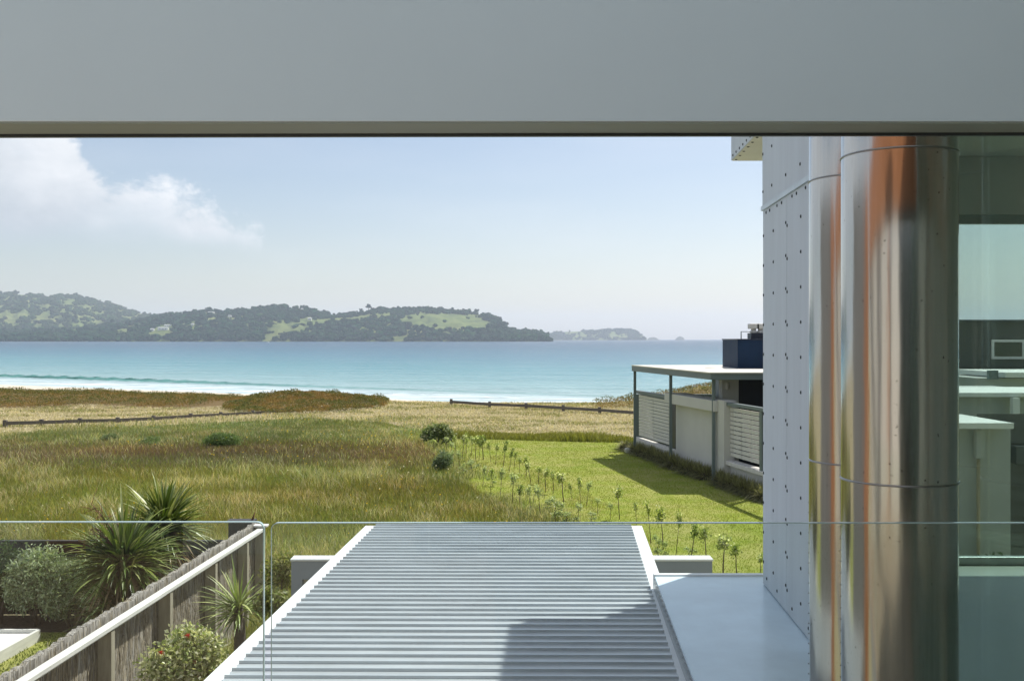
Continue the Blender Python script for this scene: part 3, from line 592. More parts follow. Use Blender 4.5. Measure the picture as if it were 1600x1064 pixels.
# rough grass among the young trees
x, y = scatter(11000, [G(655, 690), G(700, 682), G(760, 700), G(870, 745), G(990, 815), (3.2, 19), (1.6, 16), (.9, 19), G(830, 812), G(740, 765), G(690, 730)], .9)
k = fbm(x, y, .9, 7) > .52; x, y = x[k], y[k]; n = len(x); c = np.where(rng.random((n, 1)) < .5, [[.24, .28, .07]], [[.40, .38, .18]]) * rng.uniform(.7, 1.3, (n, 1))
grass_obj('rough_grass', x, y, rng.uniform(.05, .16, n), np.clip(.0005 * y, .01, .03), rng.uniform(.2, .9, n), c, c * (1.3, 1.15, 1), M['grass'], 'long tufts of grass left between the young trees')
# dry mown strip
dry_poly = [G(-80, 700), G(0, 690), G(100, 672), G(300, 664), G(480, 655), G(600, 661), G(660, 676), G(700, 684), G(860, 688), G(1010, 691), (26, 46), (30, 70), (-40, 74), (-48, 56)]
def straw(poly, n, hh, seed, gmix):
    x, y = scatter(n, poly, .3); n1 = fbm(x, y * 1.5, .35, seed); n2 = fbm(x, y * 2, 1.3, seed + 1)
    c = np.array((.57, .50, .355)) * (.75 + .55 * n2)[:, None]; g = (n1 > .56) & (rng.random(len(x)) < gmix); c[g] = (.25, .26, .09)
    b = rng.random(len(x)) < .2; c[b] = (.34, .27, .17); c *= rng.uniform(.75, 1.25, (len(x), 1))
    return x, y, rng.uniform(.5, 1.3, len(x)) * hh * (.4 + 1.1 * n1 * n2 * 2), np.clip(.0006 * y, .02, .05), rng.uniform(.5, 1.6, len(x)), c, c * (1.15, 1.12, 1.05)
x, y, h, w, l, c, t = straw(dry_poly, 170000, .13, 21, .7)
k = (y < 72) & ~((x < -14) & (y > 66.5 + 1.8 * np.sin(x * .4))) & ~((((np.abs(x + 13.2) / 5.2) ** 2 + ((y - 66.3) / 7.0) ** 2) < .9)); grass_obj('dry_grass', x[k], y[k], h[k], w[k], l[k], c[k], t[k], M['dry'], 'straw coloured cut grass between meadow and dunes')
# long green tufts where lawn meets the dry strip
x, y = scatter(9000, [G(700, 686), G(760, 687), G(860, 690), G(1010, 693), G(1010, 688), G(900, 682), G(780, 679), G(700, 681)], 0); n = len(x); c = np.array((.19, .21, .045)) * rng.uniform(.6, 1.4, (n, 1))
grass_obj('lawn_edge_grass', x, y, rng.uniform(.08, .34, n) * np.clip(fbm(x, y, .35, 3) * 3.2 - .9, .12, 1.3), np.full(n, .03), rng.uniform(.1, .6, n), c, c * (1.4, 1.2, 1), M['grass'], 'longer grass along the far edge of the lawn')
# dune scrub
def leafcards(c, s, asp=.55, up=0.0):
    n = len(c); a = rng.normal(0, 1, (n, 3)); a[:, 2] += up; a /= np.linalg.norm(a, axis=1)[:, None]; b = np.cross(a, rng.normal(0, 1, (n, 3))); b /= np.linalg.norm(b, axis=1)[:, None]
    s = np.asarray(s)[:, None] if hasattr(s, '__len__') else s
    V = np.stack([c - a * s, c + b * s * asp, c + a * s, c - b * s * asp], 1).reshape(-1, 3)
    return V, 4 * np.arange(n)[:, None] + np.array([[0, 1, 2, 3]])
def dune():
    n = 420000; x = rng.uniform(-62, 34, n); y = rng.uniform(60, 90, n); ne = 45000; x = np.concatenate([x, rng.uniform(-19, -7.5, ne)]); y = np.concatenate([y, rng.uniform(59.5, 72, ne)]); n += ne; hh = gz(x, y)
    crest = (np.abs(x + 13.2) / 5.2) ** 2 + ((y - 66.3) / 7.0) ** 2 < 1
    lefty = (x < -20) & (y > 67 + 1.8 * np.sin(x * .4) - (x < -26) * 1.5); right = (((x - 7.4) / 2.2) ** 2 + ((y - 66) / 3) ** 2 < 1) | (((x - 13) / 5.5) ** 2 + ((y - 69) / 5) ** 2 < 1) | ((x > 14) & (y > 67))
    k = (crest | lefty | right) & (np.abs(x) < y * .57 + 2); x, y = x[k], y[k]
    n1 = fbm(x, y, .45, 31); n2 = fbm(x, y, 1.2, 32); k = rng.random(len(x)) < .45 + n1; x, y, n1, n2 = x[k], y[k], n1[k], n2[k]
    top = .10 + .55 * n1 * n2 * 1.6; z = gz(x, y) + rng.random(len(x)) ** .5 * top
    rust = np.array((.27, .17, .055)); olive = np.array((.12, .13, .036)); gold = np.array((.30, .23, .10))
    g = np.clip((n2 - .42) * 5 + (x < -25) * .35 + rng.normal(0, .3, len(x)), 0, 1)[:, None]; c = rust * (1 - g) + olive * g; q = rng.random(len(x)) < .08; c[q] = gold
    c = c * rng.uniform(.6, 1.45, (len(x), 1))
    V, Q = leafcards(np.stack([x, y, z], -1), rng.uniform(.026, .062, len(x)), .5, .4)
    props(make_np('dune_scrub', V, [Q], M['dry'], col=np.repeat(c, 4, 0)), 'rust and olive coloured scrub covering the dunes', 'scrub', kind='stuff')
dune()

# ------------------------------------------------------------ plants
def shrub(name, label, cat, c, rad, n, leaf, cols, group=None, stems=6, base_z=0.0, shell=.5, mat='leaf', up=.2, asp=.45, flowers=0, lobes=7):
    """woody shrub: leaf clusters on several lobes"""
    r = thing(name, label, cat, (c[0], c[1], base_z), group)
    c = np.array(c, float); rad = np.array(rad, float)
    lc = rng.normal(0, 1, (lobes, 3)); lc /= np.linalg.norm(lc, axis=1)[:, None]; lc[:, 2] = np.abs(lc[:, 2]) * 1.1 - .35; lc = c + lc * rad * .55
    w = rng.integers(0, lobes, n); d = rng.normal(0, 1, (n, 3)); d /= np.linalg.norm(d, axis=1)[:, None]; rr = (1 - (1 - shell) * rng.random(n) ** 1.3)[:, None] * rng.uniform(.75, 1.15, (n, 1))
    p = lc[w] + d * rr * rad * .52; p[:, 2] = np.maximum(p[:, 2], base_z + .03)
    cc = np.array(cols)[rng.integers(0, len(cols), n)] * rng.uniform(.65, 1.35, (n, 1)) * rng.uniform(.8, 1.2, lobes)[w][:, None]
    V, Q = leafcards(p, rng.uniform(.7, 1.3, n) * leaf, asp, up)
    make_np('foliage', V, [Q], M[mat], r, col=np.repeat(np.clip(cc, 0, 1), 4, 0))
    mb = MB()
    for k in range(stems):
        e = lc[k % lobes]; mb.tube([(c[0] + random.uniform(-.05, .05), c[1], base_z), tuple((np.array((c[0], c[1], base_z)) + e) / 2 + rng.normal(0, .03, 3)), tuple(e)], [rad[0] * .05, rad[0] * .035, rad[0] * .015], 6)
    mb.build('stems', M['trunk'], r)
    if flowers:
        d = rng.normal(0, 1, (flowers, 3)); d /= np.linalg.norm(d, axis=1)[:, None]; d[:, 1] = -np.abs(d[:, 1]); pc = lc[rng.integers(0, lobes, flowers)] + d * rad * .55
        for fc in pc:
            V, Q = leafcards(fc + rng.normal(0, leaf * .35, (60, 3)), leaf * .45, .3); make_np('flower', V, [Q], M['leaf'], r, col=np.tile([.60, .02, .015], (len(V), 1)))
    return r
def at_ground(px, py): x, y = G(px, py); return x, y
def sword_tree(label, c, R_, n, trunk_base, droop=1.0, cols=None, dead=0, name='cabbage_tree', width=.055, group=None, stalks=0):
    """cordyline head: long folded sword leaves radiating from the trunk top"""
    cols = cols or [(.10, .145, .025), (.17, .21, .045), (.065, .10, .02), (.28, .30, .12)]
    r = thing(name, label, 'cabbage tree', trunk_base, group); c = np.array(c)
    mb = MB(); tb = np.array(trunk_base, float); mb.tube([tuple(tb), tuple(tb * .5 + c * .5 + (.03, 0, 0)), tuple(c)], [.10, .08, .06], 10); mb.build('trunk', M['trunk'], r)
    Vs, Qs, Cs = [], [], []; off = 0
    for k in range(n + dead):
        isd = k >= n; az = random.uniform(0, 6.283); el = math.asin(random.uniform(-.35, 1)) if not isd else math.asin(random.uniform(-.9, -.3))
        L_ = R_ * random.uniform(.75, 1.15); w = width * random.uniform(.7, 1.15); seg = 6
        d = np.array([math.cos(el) * math.cos(az), math.cos(el) * math.sin(az), math.sin(el)]); p = c + d * .03 + np.array([0, 0, random.uniform(-.14, .06)]) * (R_ / .6)
        side = np.array([-math.sin(az), math.cos(az), 0]); bend = droop * random.uniform(.06, .26) * (1.2 if isd else 1)
        col = np.array(random.choice(cols)) * random.uniform(.7, 1.4) if not isd else np.array((.23, .16, .08)) * random.uniform(.5, 1.3)
        pts = []
        for s in range(seg + 1): pts.append(p.copy()); p = p + d * L_ / seg; d = d + np.array([0, 0, -bend * (s / seg) * 1.6]); d /= np.linalg.norm(d)
        wf = [.55, .9, 1, .9, .7, .42, .04]
        nrm = np.cross(side, d); row = []
        for s in range(seg + 1):
            q = pts[s]; ww = w * wf[s] / 2; up = np.array([0, 0, ww * .45]); row += [q - side * ww + up, q, q + side * ww + up]
        Vs += row; 
        for s in range(seg):
            for j in (0, 1): a = off + s * 3 + j; Qs.append((a, a + 1, a + 4, a + 3))
        for s in range(seg + 1): f = .85 + .4 * s / seg; Cs += [col * f] * 3
        off += 3 * (seg + 1)
    make_np('leaves', np.array(Vs), [np.array(Qs)], M['cord'], r, col=np.array(Cs))
    if stalks:
        mb = MB()
        for k in range(stalks):
            a = np.array(c) + (random.uniform(-.1, .1), random.uniform(-.1, .1), 0); e = a + np.array([random.uniform(-.75, -.1), random.uniform(-.3, .2), random.uniform(.25, .75)]); mb.tube([tuple(a), tuple((a + e) / 2 + (0, 0, .08)), tuple(e)], [.012, .008, .004], 5)
            for j in range(16):
                s_ = a + (e - a) * random.uniform(.35, 1); mb.tube([tuple(s_), tuple(s_ + rng.normal(0, .10, 3))], [.005, .002], 4)
        mb.build('flower_stalks', M['stalk'], r)
    return r
M['stalk'] = plain('red_brown_stalk', (.16, .07, .04), .8, var=.2)
sword_tree('tall cabbage tree behind the brush fence, its spiky head highest', (-4.97, 14.6, 1.74), .74, 330, (-4.97, 14.6, 0), 1.0, dead=70)
sword_tree('bushy cabbage tree with red brown flower stalks, left of the tall one', (-5.05, 13.3, 1.52), .82, 380, (-5.05, 13.3, 0), 1.2, dead=110, stalks=7)
# lower tier of leaves of the same clump
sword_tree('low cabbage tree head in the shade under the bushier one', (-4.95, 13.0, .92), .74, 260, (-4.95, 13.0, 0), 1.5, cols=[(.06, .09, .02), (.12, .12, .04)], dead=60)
sword_tree('young cabbage tree with thin pale leaves in front of the brush fence', P(373, 948, 12.6), .52, 150, (*P(371, 1000, 12.6)[:2], 0), .9, cols=[(.24, .31, .08), (.40, .43, .18), (.18, .24, .06)], name='cabbage_tree', width=.028)
olive = [(.26, .32, .19), (.36, .41, .27), (.17, .22, .11), (.46, .50, .35)]
g_ = 'grey green shrubs by the dark fence'
shrub('garden_shrub', 'largest grey green shrub against the dark fence', 'shrub', P(58, 912, 15.7), (.55, .45, .78), 12000, .036, olive, g_, up=.8, asp=.3)
shrub('garden_shrub', 'grey green shrub between the largest shrub and the cabbage trees', 'shrub', P(115, 925, 15.5), (.48, .4, .62), 9000, .034, olive, g_, up=.8, asp=.3)
shrub('garden_shrub', 'dark green shrub at the left picture edge', 'shrub', P(0, 912, 15.8), (.38, .4, .85), 9000, .035, [(.05, .09, .03), (.09, .13, .05)], g_, up=.9, asp=.3)
shrub('garden_shrub', 'small grey shrub under the cabbage tree leaves', 'shrub', P(150, 945, 15.2), (.35, .3, .45), 4500, .03, olive, g_, up=.6, asp=.3)
shrub('pohutukawa_bush', 'cream leaved bush with red flowers in front of the brush fence', 'bush', P(282, 1040, 10.2), (.52, .42, .46), 8500, .026, [(.64, .62, .38), (.44, .47, .20), (.78, .75, .55), (.24, .30, .10)], up=.3, asp=.5, flowers=9, lobes=12)
shrub('garden_shrub', 'small yellow green shrub beside the glass gap, near the grey wall', 'shrub', (*G(440, 925)[:2], .25) if False else P(438, 905, 13.6), (.32, .3, .42), 1800, .03, [(.25, .27, .08), (.16, .19, .05), (.32, .30, .14)], up=.5)
shrub('garden_shrub', 'low leafy shrub at the foot of the end fence post', 'shrub', P(425, 945, 12.4), (.25, .25, .3), 1300, .03, [(.20, .24, .07), (.28, .28, .12)], up=.5)
shrub('field_shrub', 'dark round shrub at the top of the rows of young trees', 'shrub', (*G(684, 697), .42), (.72, .5, .58), 3600, .06, [(.12, .17, .055), (.18, .23, .09), (.36, .40, .22)], up=.2)
shrub('field_shrub', 'green spreading shrub in the meadow below the dune', 'shrub', (*G(346, 700), .26), (.95, .6, .42), 4500, .055, [(.14, .21, .07), (.19, .27, .10)], up=.8, asp=.25)
shrub('field_shrub', 'green shrub in the meadow left of the spreading one', 'shrub', (*G(240, 702), .22), (.6, .5, .38), 2600, .05, [(.16, .22, .09), (.2, .26, .12)], up=.8, asp=.25)
shrub('field_shrub', 'small pale green shrub farthest left in the meadow', 'shrub', (*G(173, 695), .2), (.45, .4, .34), 1500, .05, [(.22, .27, .14)], up=.8, asp=.25)
shrub('field_shrub', 'grey green shrub at the meadow edge beside the young trees', 'shrub', (*G(694, 740), .34), (.38, .4, .5), 2600, .045, [(.17, .23, .12), (.24, .29, .17)], up=.8, asp=.3)
# young trees (prototypes of unit height, then copies)
def sapling_proto(seed, bushy, colset):
    rs = np.random.default_rng(seed); r = thing('young_tree', 'x', 'sapling', (0, 0, 0), 'young trees in rows on the lawn')
    lean = rs.uniform(-.10, .10); ct = .74 if not bushy else .5
    pts = [(0, 0, -.03), (lean * .4 + rs.uniform(-.02, .02), 0, .3), (lean, rs.uniform(-.04, .04), ct)]
    mb = MB(); mb.tube(pts, [.017, .014, .009], 6)
    for k in range(4): a = rs.uniform(0, 6.28); mb.tube([(lean * .8, 0, ct - .12 + .05 * k), (lean + .10 * math.cos(a), .10 * math.sin(a), ct + .06 + .05 * k)], [.007, .003], 4)
    mb.build('trunk', M['sap_trunk'], r, local=True)
    n = 420 if bushy else 210; lob = 6; cc = np.stack([rs.uniform(-.10, .10, lob) + lean, rs.uniform(-.1, .1, lob), rs.uniform(ct - .08, .95, lob)], -1) if not bushy else np.stack([rs.uniform(-.2, .2, lob) + lean, rs.uniform(-.2, .2, lob), rs.uniform(.25, .92, lob)], -1)
    w = rs.integers(0, lob, n); p = cc[w] + rs.normal(0, .05, (n, 3)); s = rs.uniform(.026, .05, n)
    global rng
    V, Q = leafcards(p, s, .5, .2); c = np.array(colset)[rs.integers(0, len(colset), n)] * rs.uniform(.7, 1.35, (n, 1)); hi = (p[:, 2] > .88); c[hi] = c[hi] * 1.2
    make_np('crown', V, [Q], M['sap_leaf'], r, col=np.repeat(np.clip(c * 1.2, 0, .9), 4, 0), local=True)
    return r
gA = [(.22, .27, .08), (.34, .38, .13), (.15, .20, .06), (.62, .62, .42)]; gB = [(.34, .38, .22), (.46, .50, .32), (.22, .27, .14)]; gC = [(.10, .15, .045), (.18, .23, .07), (.46, .50, .26)]
protos = [sapling_proto(1, 0, gA), sapling_proto(2, 0, gA), sapling_proto(3, 0, gC), sapling_proto(4, 0, gB), sapling_proto(5, 1, gB), sapling_proto(6, 1, gA)]
used = set()
rowA = [(678, 703, 685, 12, 0), (697, 705, 683, 8, 3), (706, 714, 692, 10, 3), (712, 708, 680, 8, 0), (722, 718, 682, 9, 1), (729, 712, 683, 8, 0), (736, 714, 685, 8, 3), (743, 719, 683, 10, 0), (748, 720, 688, 8, 1), (755, 719, 684, 15, 2), (767, 722, 688, 8, 0), (774, 727, 693, 10, 1), (785, 735, 689, 9, 2), (795, 739, 699, 8, 2), (803, 733, 706, 8, 0), (812, 740, 712, 9, 1), (822, 745, 717, 9, 0), (830, 757, 723, 9, 1), (842, 757, 727, 10, 0), (852, 770, 730, 10, 1), (864, 772, 735, 9, 0), (881, 786, 738, 15, 1), (894, 782, 754, 8, 2), (907, 797, 750, 13, 0), (916, 790, 757, 8, 3), (934, 803, 778, 3, 3), (954, 812, 788, 5, 3), (968, 812, 766, 12, 1), (994, 822, 783, 12, 0), (1017, 850, 785, 14, 1), (1036, 860, 798, 16, 0), (1056, 868, 806, 12, 1), (1078, 878, 818, 14, 2), (1105, 880, 827, 17, 0), (1130, 903, 835, 20, 1), (1152, 903, 848, 16, 0), (1189, 903, 870, 10, 1)]
rowB = [(710, 735, 706, 8, 3), (719, 737, 705, 8, 3), (740, 741, 722, 9, 3), (754, 763, 725, 8, 3), (767, 772, 728, 12, 0), (781, 780, 737, 12, 3), (800, 789, 738, 12, 3), (811, 797, 758, 14, 2), (830, 806, 765, 10, 3), (846, 814, 760, 13, 3), (868, 817, 772, 20, 4), (884, 820, 796, 18, 4), (903, 818, 786, 14, 3), (725, 745, 722, 10, 4), (737, 738, 716, 12, 4), (1029, 874, 828, 15, 4), (1077, 876, 850, 14, 4), (860, 800, 776, 12, 4), (924, 816, 796, 12, 4), (770, 760, 738, 10, 4)]
look = {0: 'pale tipped young tree', 1: 'bright green young tree', 2: 'dark leaved young tree', 3: 'sparse grey young tree', 4: 'bushy grey young tree', 5: 'leafy young tree'}
def ordinal(n): return {1: 'first', 2: 'second', 3: 'third'}.get(n, str(n) + ('th' if 10 <= n % 100 <= 20 else {1: 'st', 2: 'nd', 3: 'rd'}.get(n % 10, 'th')))
sap = [(*a, 'A') for a in rowA] + [(*a, 'B') for a in rowB]
cntr = {}
allx = sorted(sap, key=lambda a: -(a[1]))
for (px, py, ty, w, kind, row) in allx:
    cntr[(kind, row)] = cntr.get((kind, row), 0) + 1
    x, y = G(px, py); hgt = (py - ty) / F * y * 1.03; pr = protos[kind]
    o = pr if kind not in used else copy_tree(pr); used.add(kind)
    sx = max(.45, (w * 1.05 / F * y) / .34); o.location = (x, y, 0); o.scale = (sx, sx, hgt); o.rotation_euler = (random.uniform(-.14, .14), random.uniform(-.14, .14), random.uniform(-3.1, 3.1)); o.scale = (sx * random.uniform(.75, 1.35), sx * random.uniform(.75, 1.35), hgt * random.uniform(.88, 1.12))
    where = 'in the lawn side row' if row == 'A' else 'in the meadow side row'
    o['label'] = '%s, %s of its kind from the house %s' % (look[kind], ordinal(cntr[(kind, row)]), where)
for i, pr in enumerate(protos):
    if i not in used:
        for ch in list(pr.children): bpy.data.objects.remove(ch)
        bpy.data.objects.remove(pr)

# ------------------------------------------------------------ beach barrier fences
def barrier(label, pts, taper=0.0, hpost=.36):
    x0, y0 = pts[0]; r = thing('barrier_fence', label, 'fence', (x0, y0, float(gz(x0, y0))), 'low timber barriers before the dunes')
    for i, (x, y) in enumerate(pts):
        z = float(gz(x, y)) - taper * i; MB().box(x - .09, x + .09, y - .09, y + .09, z - .2, z + hpost).build('post', M['timber_grey'], r, bevel=.01)
    for i, ((xa, ya), (xb, yb)) in enumerate(zip(pts[:-1], pts[1:])):
        za, zb = float(gz(xa, ya)) - taper * i, float(gz(xb, yb)) - taper * (i + 1); MB().bar((xa, ya - .12, za + hpost * .58), (xb, yb - .12, zb + hpost * .58), .05, .17).build('rail', M['timber_grey'], r)
barrier('long low timber barrier running along the left of the dunes', [G(p, q) for p, q in ((8, 668), (65, 666), (125, 663), (184, 661), (240, 657.5), (298, 653.5), (345, 651), (395, 648.5), (440, 646), (490, 643.5), (535, 641), (580, 639))], taper=.018)
barrier('low timber barrier with squat posts right of the beach gap', [G(p, q) for p, q in ((705, 633), (765, 636.5), (822, 638.5), (880, 642), (937, 646), (995, 651), (1060, 657))], hpost=.42)

# ------------------------------------------------------------ neighbouring pavilion
def pavilion():
    A, Bp = G(992, 708), G(1115, 754); Mid = G(1048, 730)
    r = thing('pavilion', 'grey rendered beach pavilion with a flat roof on thin posts', 'building', (Bp[0], Bp[1], 0))
    a = Vector((A[0], A[1], 0)); b = Vector((Bp[0], Bp[1], 0)); u = (b - a).normalized(); n = Vector((u.y, -u.x, 0)); n = n if n.x > 0 else -n   # n points right (away from lawn)
    # roof
    ax, ay = (987 - 800) / F * 39.6, 39.6; bx_, by_ = (1110 - 800) / F * 31.0, 31.0
    poly = [(ax, ay), (bx_, by_), (bx_ + 8, by_ - .1), (ax + 10, ay + .3)]
    MB().prism(poly, 3.17, 3.36).build('roof_fascia', M['bluegrey'], r, bevel=.01)
    ins = [(ax + .0, ay + .05), (bx_ - .04, by_ - .05), (bx_ + 8, by_ - .16), (ax + 10, ay + .36)]
    MB().prism(ins, 3.362, 3.40).build('roof', M['creamroof'], r)
    for q, w in ((G(1, 1) and (6.9, 35.0), .35), ((8.4, 32.6), .3)): MB().lathe([(0.01, 3.46), (w * .7, 3.46), (w, 3.40)], q, 14).build('roof_vent', M['creamroof'], r)
    for p in (A, Mid, Bp): MB().box(p[0] - .05, p[0] + .05, p[1] - .05, p[1] + .05, 0, 3.17).build('post', M['bluegrey'], r, bevel=.006)
    off = .28
    def at(px, o=off):       # point on the wall line under photo column px
        # solve a+u*s+n*o with x/y = (px-800)/F
        k = (px - 800) / F; ox, oy = a.x + n.x * o, a.y + n.y * o; s = (k * oy - ox) / (u.x - k * u.y); return Vector((ox + u.x * s, oy + u.y * s, 0))
    def zz(px, py, o=off): q = at(px, o); return EYE + (530 - py) / F * q.y
    def seg(px0, px1, z0, z1, o, th, name, mat, bev=.0):
        p, q = at(px0, o), at(px1, o); e = n * th; MB().prism([(p.x, p.y), (q.x, q.y), (q.x + e.x, q.y + e.y), (p.x + e.x, p.y + e.y)], z0, z1).build(name, mat, r, bevel=bev)
    htop = zz(1000, 612)
    seg(992, 1056, 0, .55, .28, .16, 'base_wall', M['conc2']); seg(1056, 1118, 0, 2.2, .26, .16, 'wall_panel', M['conc2']); seg(1118, 1131, 0, 2.55, .10, .34, 'pier', M['conc2'], .01)
    seg(1131, 1330, 0, .75, .30, .16, 'base_wall', M['conc2']); seg(1128, 1330, .62, .74, .16, .13, 'ledge', M['slat'], .01); seg(992, 1050, .42, .5, .2, .07, 'ledge', M['slat'])
    seg(1038, 1115, 2.18, 2.52, -.04, .75, 'lintel', M['conc2'], .012); seg(1047, 1055.5, .5, 2.18, .32, .08, 'dark_gap', M['navy_dark'])
    seg(992, 1040, 2.28, 2.40, .2, .16, 'top_rail', M['bluegrey'], .008); seg(1129, 1330, 2.40, 2.50, .18, .16, 'top_rail', M['bluegrey'], .008)
    for p0, p1, z0, z1, nr in ((998, 1045.5, .62, 2.22, 13), (1133, 1186, .86, 2.34, 11)):
        mb = MB(); pf = MB(); fr = MB()
        hh = (z1 - z0) / nr; cols = 4 if p0 > 1100 else 2
        P0, P1 = at(p0, .3), at(p1, .3)
        for k in range(nr):
            for (s0, s1) in [(i / cols, (i + 1) / cols) for i in range(cols)]:
                dz = 0
                q0 = P0.lerp(P1, s0 + .006); q1 = P0.lerp(P1, s1 - .006); e = n * .035
                mb.prism([(q0.x, q0.y), (q1.x, q1.y), (q1.x + e.x, q1.y + e.y), (q0.x + e.x, q0.y + e.y)], z0 + k * hh + hh * .19, z0 + (k + 1) * hh)
        for i in range(cols + 1):
            q = P0.lerp(P1, i / cols); e = n * .03; q0 = q + n * .038; q1 = q0 + u * .05
            pf.prism([(q0.x, q0.y), (q1.x, q1.y), (q1.x + e.x, q1.y + e.y), (q0.x + e.x, q0.y + e.y)], z0, z1)
        mb.build('slat_screen', M['slat'], r); pf.build('screen_frame', M['bluegrey'], r)
    seg(1186.5, 1190, .6, 2.45, .2, .12, 'screen_post', M['bluegrey'])
    # dark block inside: cream column, navy glazing under the roof
    cx, cy, _ = P(1128, 600, 33.6); MB().box(cx, cx + .55, cy, cy + .5, 0, 3.165).build('column', M['render_pale'], r, bevel=.01)
    cx2 = (1153 - 800) / F * 33.6; MB().box(cx2, cx2 + 5, 33.75, 37.5, 0, 3.16).build('glazed_room', M['navy_dark'], r)
    MB().box(cx + .12, cx + .2, cy - .08, cy - .002, 2.75, 2.98).build('wall_light', M['slat'], r, bevel=.01)
    MB().box(*[v for v in (P(992, 600, 41)[0], P(1200, 600, 41)[0], 41, 41.15)], 0, 2.2).build('back_wall', M['bluegrey'], r)
    # navy box and chimney cowls on the roof
    nx = (1152.5 - 800) / F * 35; MB().box(nx, nx + 5, 35, 37.5, 3.401, EYE - .03).build('roof_box', M['navy'], r)
    MB().box(nx - .03, nx + 5, 34.97, 37.5, EYE - .028, EYE + .012).build('parapet_cap', M['navy_dark'], r)
    for k, px in enumerate((1179.5, 1190.5)):
        cxx = (px - 800) / F * 35.4; mb = MB().lathe([(.10, EYE + .01), (.10, EYE + .2), (.16, EYE + .26), (.09, EYE + .30), (.09, EYE + .36)], (cxx, 35.6), 16); s_ = mb.build('chimney', M['galv'], r)
        MB().box(cxx - .17, cxx + .17, 35.43, 35.77, EYE + .36, EYE + .54).build('cowl', M['galv'], s_, bevel=.02)
    MB().box(P(1173, 0, 35.3)[0], P(1215, 0, 35.3)[0], 35.25, 35.8, EYE + .014, EYE + .21).build('equipment_box', M['navy_dark'], r)
    mb = MB(); hx = P(1158, 0, 35.2)[0]; mb.tube([(hx, 35.2, EYE), (hx, 35.2, EYE + .27)], .018, 8); mb.tube([(hx, 35.2, EYE + .26), (hx + .4, 35.2, EYE + .26)], .012, 8); mb.build('handrail', M['bluegrey'], r)
    return at, n
M['conc2'] = plain('pale_rendered_wall', (.55, .54, .51), .8, var=.05, vscale=1.2, bump=.05)
pav_at, pav_n = pavilion()
# clipped tussocks along its wall
def tussock(seed):
    rs = np.random.default_rng(seed); n = 420; r = thing('tussock_plant', 'x', 'plant', (0, 0, 0), 'tussock plants along the pavilion wall')
    az = rs.random(n) * 6.28; el = rs.uniform(.15, 1.45, n); Lh = rs.uniform(.30, .48, n); Vs = []; Cs = []
    d = np.stack([np.cos(el) * np.cos(az), np.cos(el) * np.sin(az), np.sin(el)], -1); side = np.stack([-np.sin(az), np.cos(az), 0 * az], -1) * .006
    p0 = rs.normal(0, .02, (n, 3)); p0[:, 2] = 0; p1 = p0 + d * Lh[:, None] * .6; p2 = p1 + d * Lh[:, None] * .5 + np.stack([0 * az, 0 * az, -.12 * np.cos(el) - .03], -1)
    V = np.stack([p0 - side, p0 + side, p1 + side * 1.3, p1 - side * 1.3, p2], 1).reshape(-1, 3); o = 5 * np.arange(n)[:, None]
    c = np.array((.23, .225, .12)) * rs.uniform(.5, 1.6, (n, 1)); C = np.repeat(c, 5, 0)
    make_np('blades', V, [o + np.array([[0, 1, 2, 3]]), o + np.array([[3, 2, 4]])], M['grass'], r, col=C, local=True)
    mb = MB(); mb.lathe([(.001, .0), (.15, .0), (.16, .08), (.12, .17), (.001, .21)], (0, 0), 10); mb.build('clump', M['clump'], r, local=True)
    return r
M['clump'] = plain('tussock_core', (.06, .05, .025), .9, var=.3, vscale=20)
tp = [tussock(s) for s in (11, 12, 13)]; first = [True] * 3
cols_ = list(np.linspace(978, 1104, 19)) + list(np.linspace(1128, 1200, 10))
for i, px in enumerate(cols_):
    k = i % 3; o = tp[k] if first[k] else copy_tree(tp[k]); first[k] = False
    q = pav_at(px, .02 if px < 1110 else .05); o.location = (q.x - .05 + random.uniform(-.05, .05), q.y, 0.01); s_ = random.uniform(1.05, 1.4); o.scale = (s_, s_, s_ * (.95 if px > 990 else .7)); o.rotation_euler = (0, 0, random.uniform(0, 6))
    o['label'] = ('%s tussock plant from the far corner of the pavilion wall' % ordinal(i + 1)) if i < 19 else ('%s tussock plant right of the near roof post by the pavilion' % ordinal(i - 18))
# pale boulders at the far corner
for bp_, br_, bl_ in ((G(990, 705), .22, 'larger pale rock at the far pavilion corner'), (G(981, 708), .15, 'smaller pale rock left of the far pavilion corner')):
    V, Fc = blobs(np.array([[*bp_, .12]]), np.array([br_]), .25); props(make_np('boulder', V, [Fc], M['render_pale'], origin=(*bp_, 0)), bl_, 'rock', 'pale rocks at the pavilion corner')

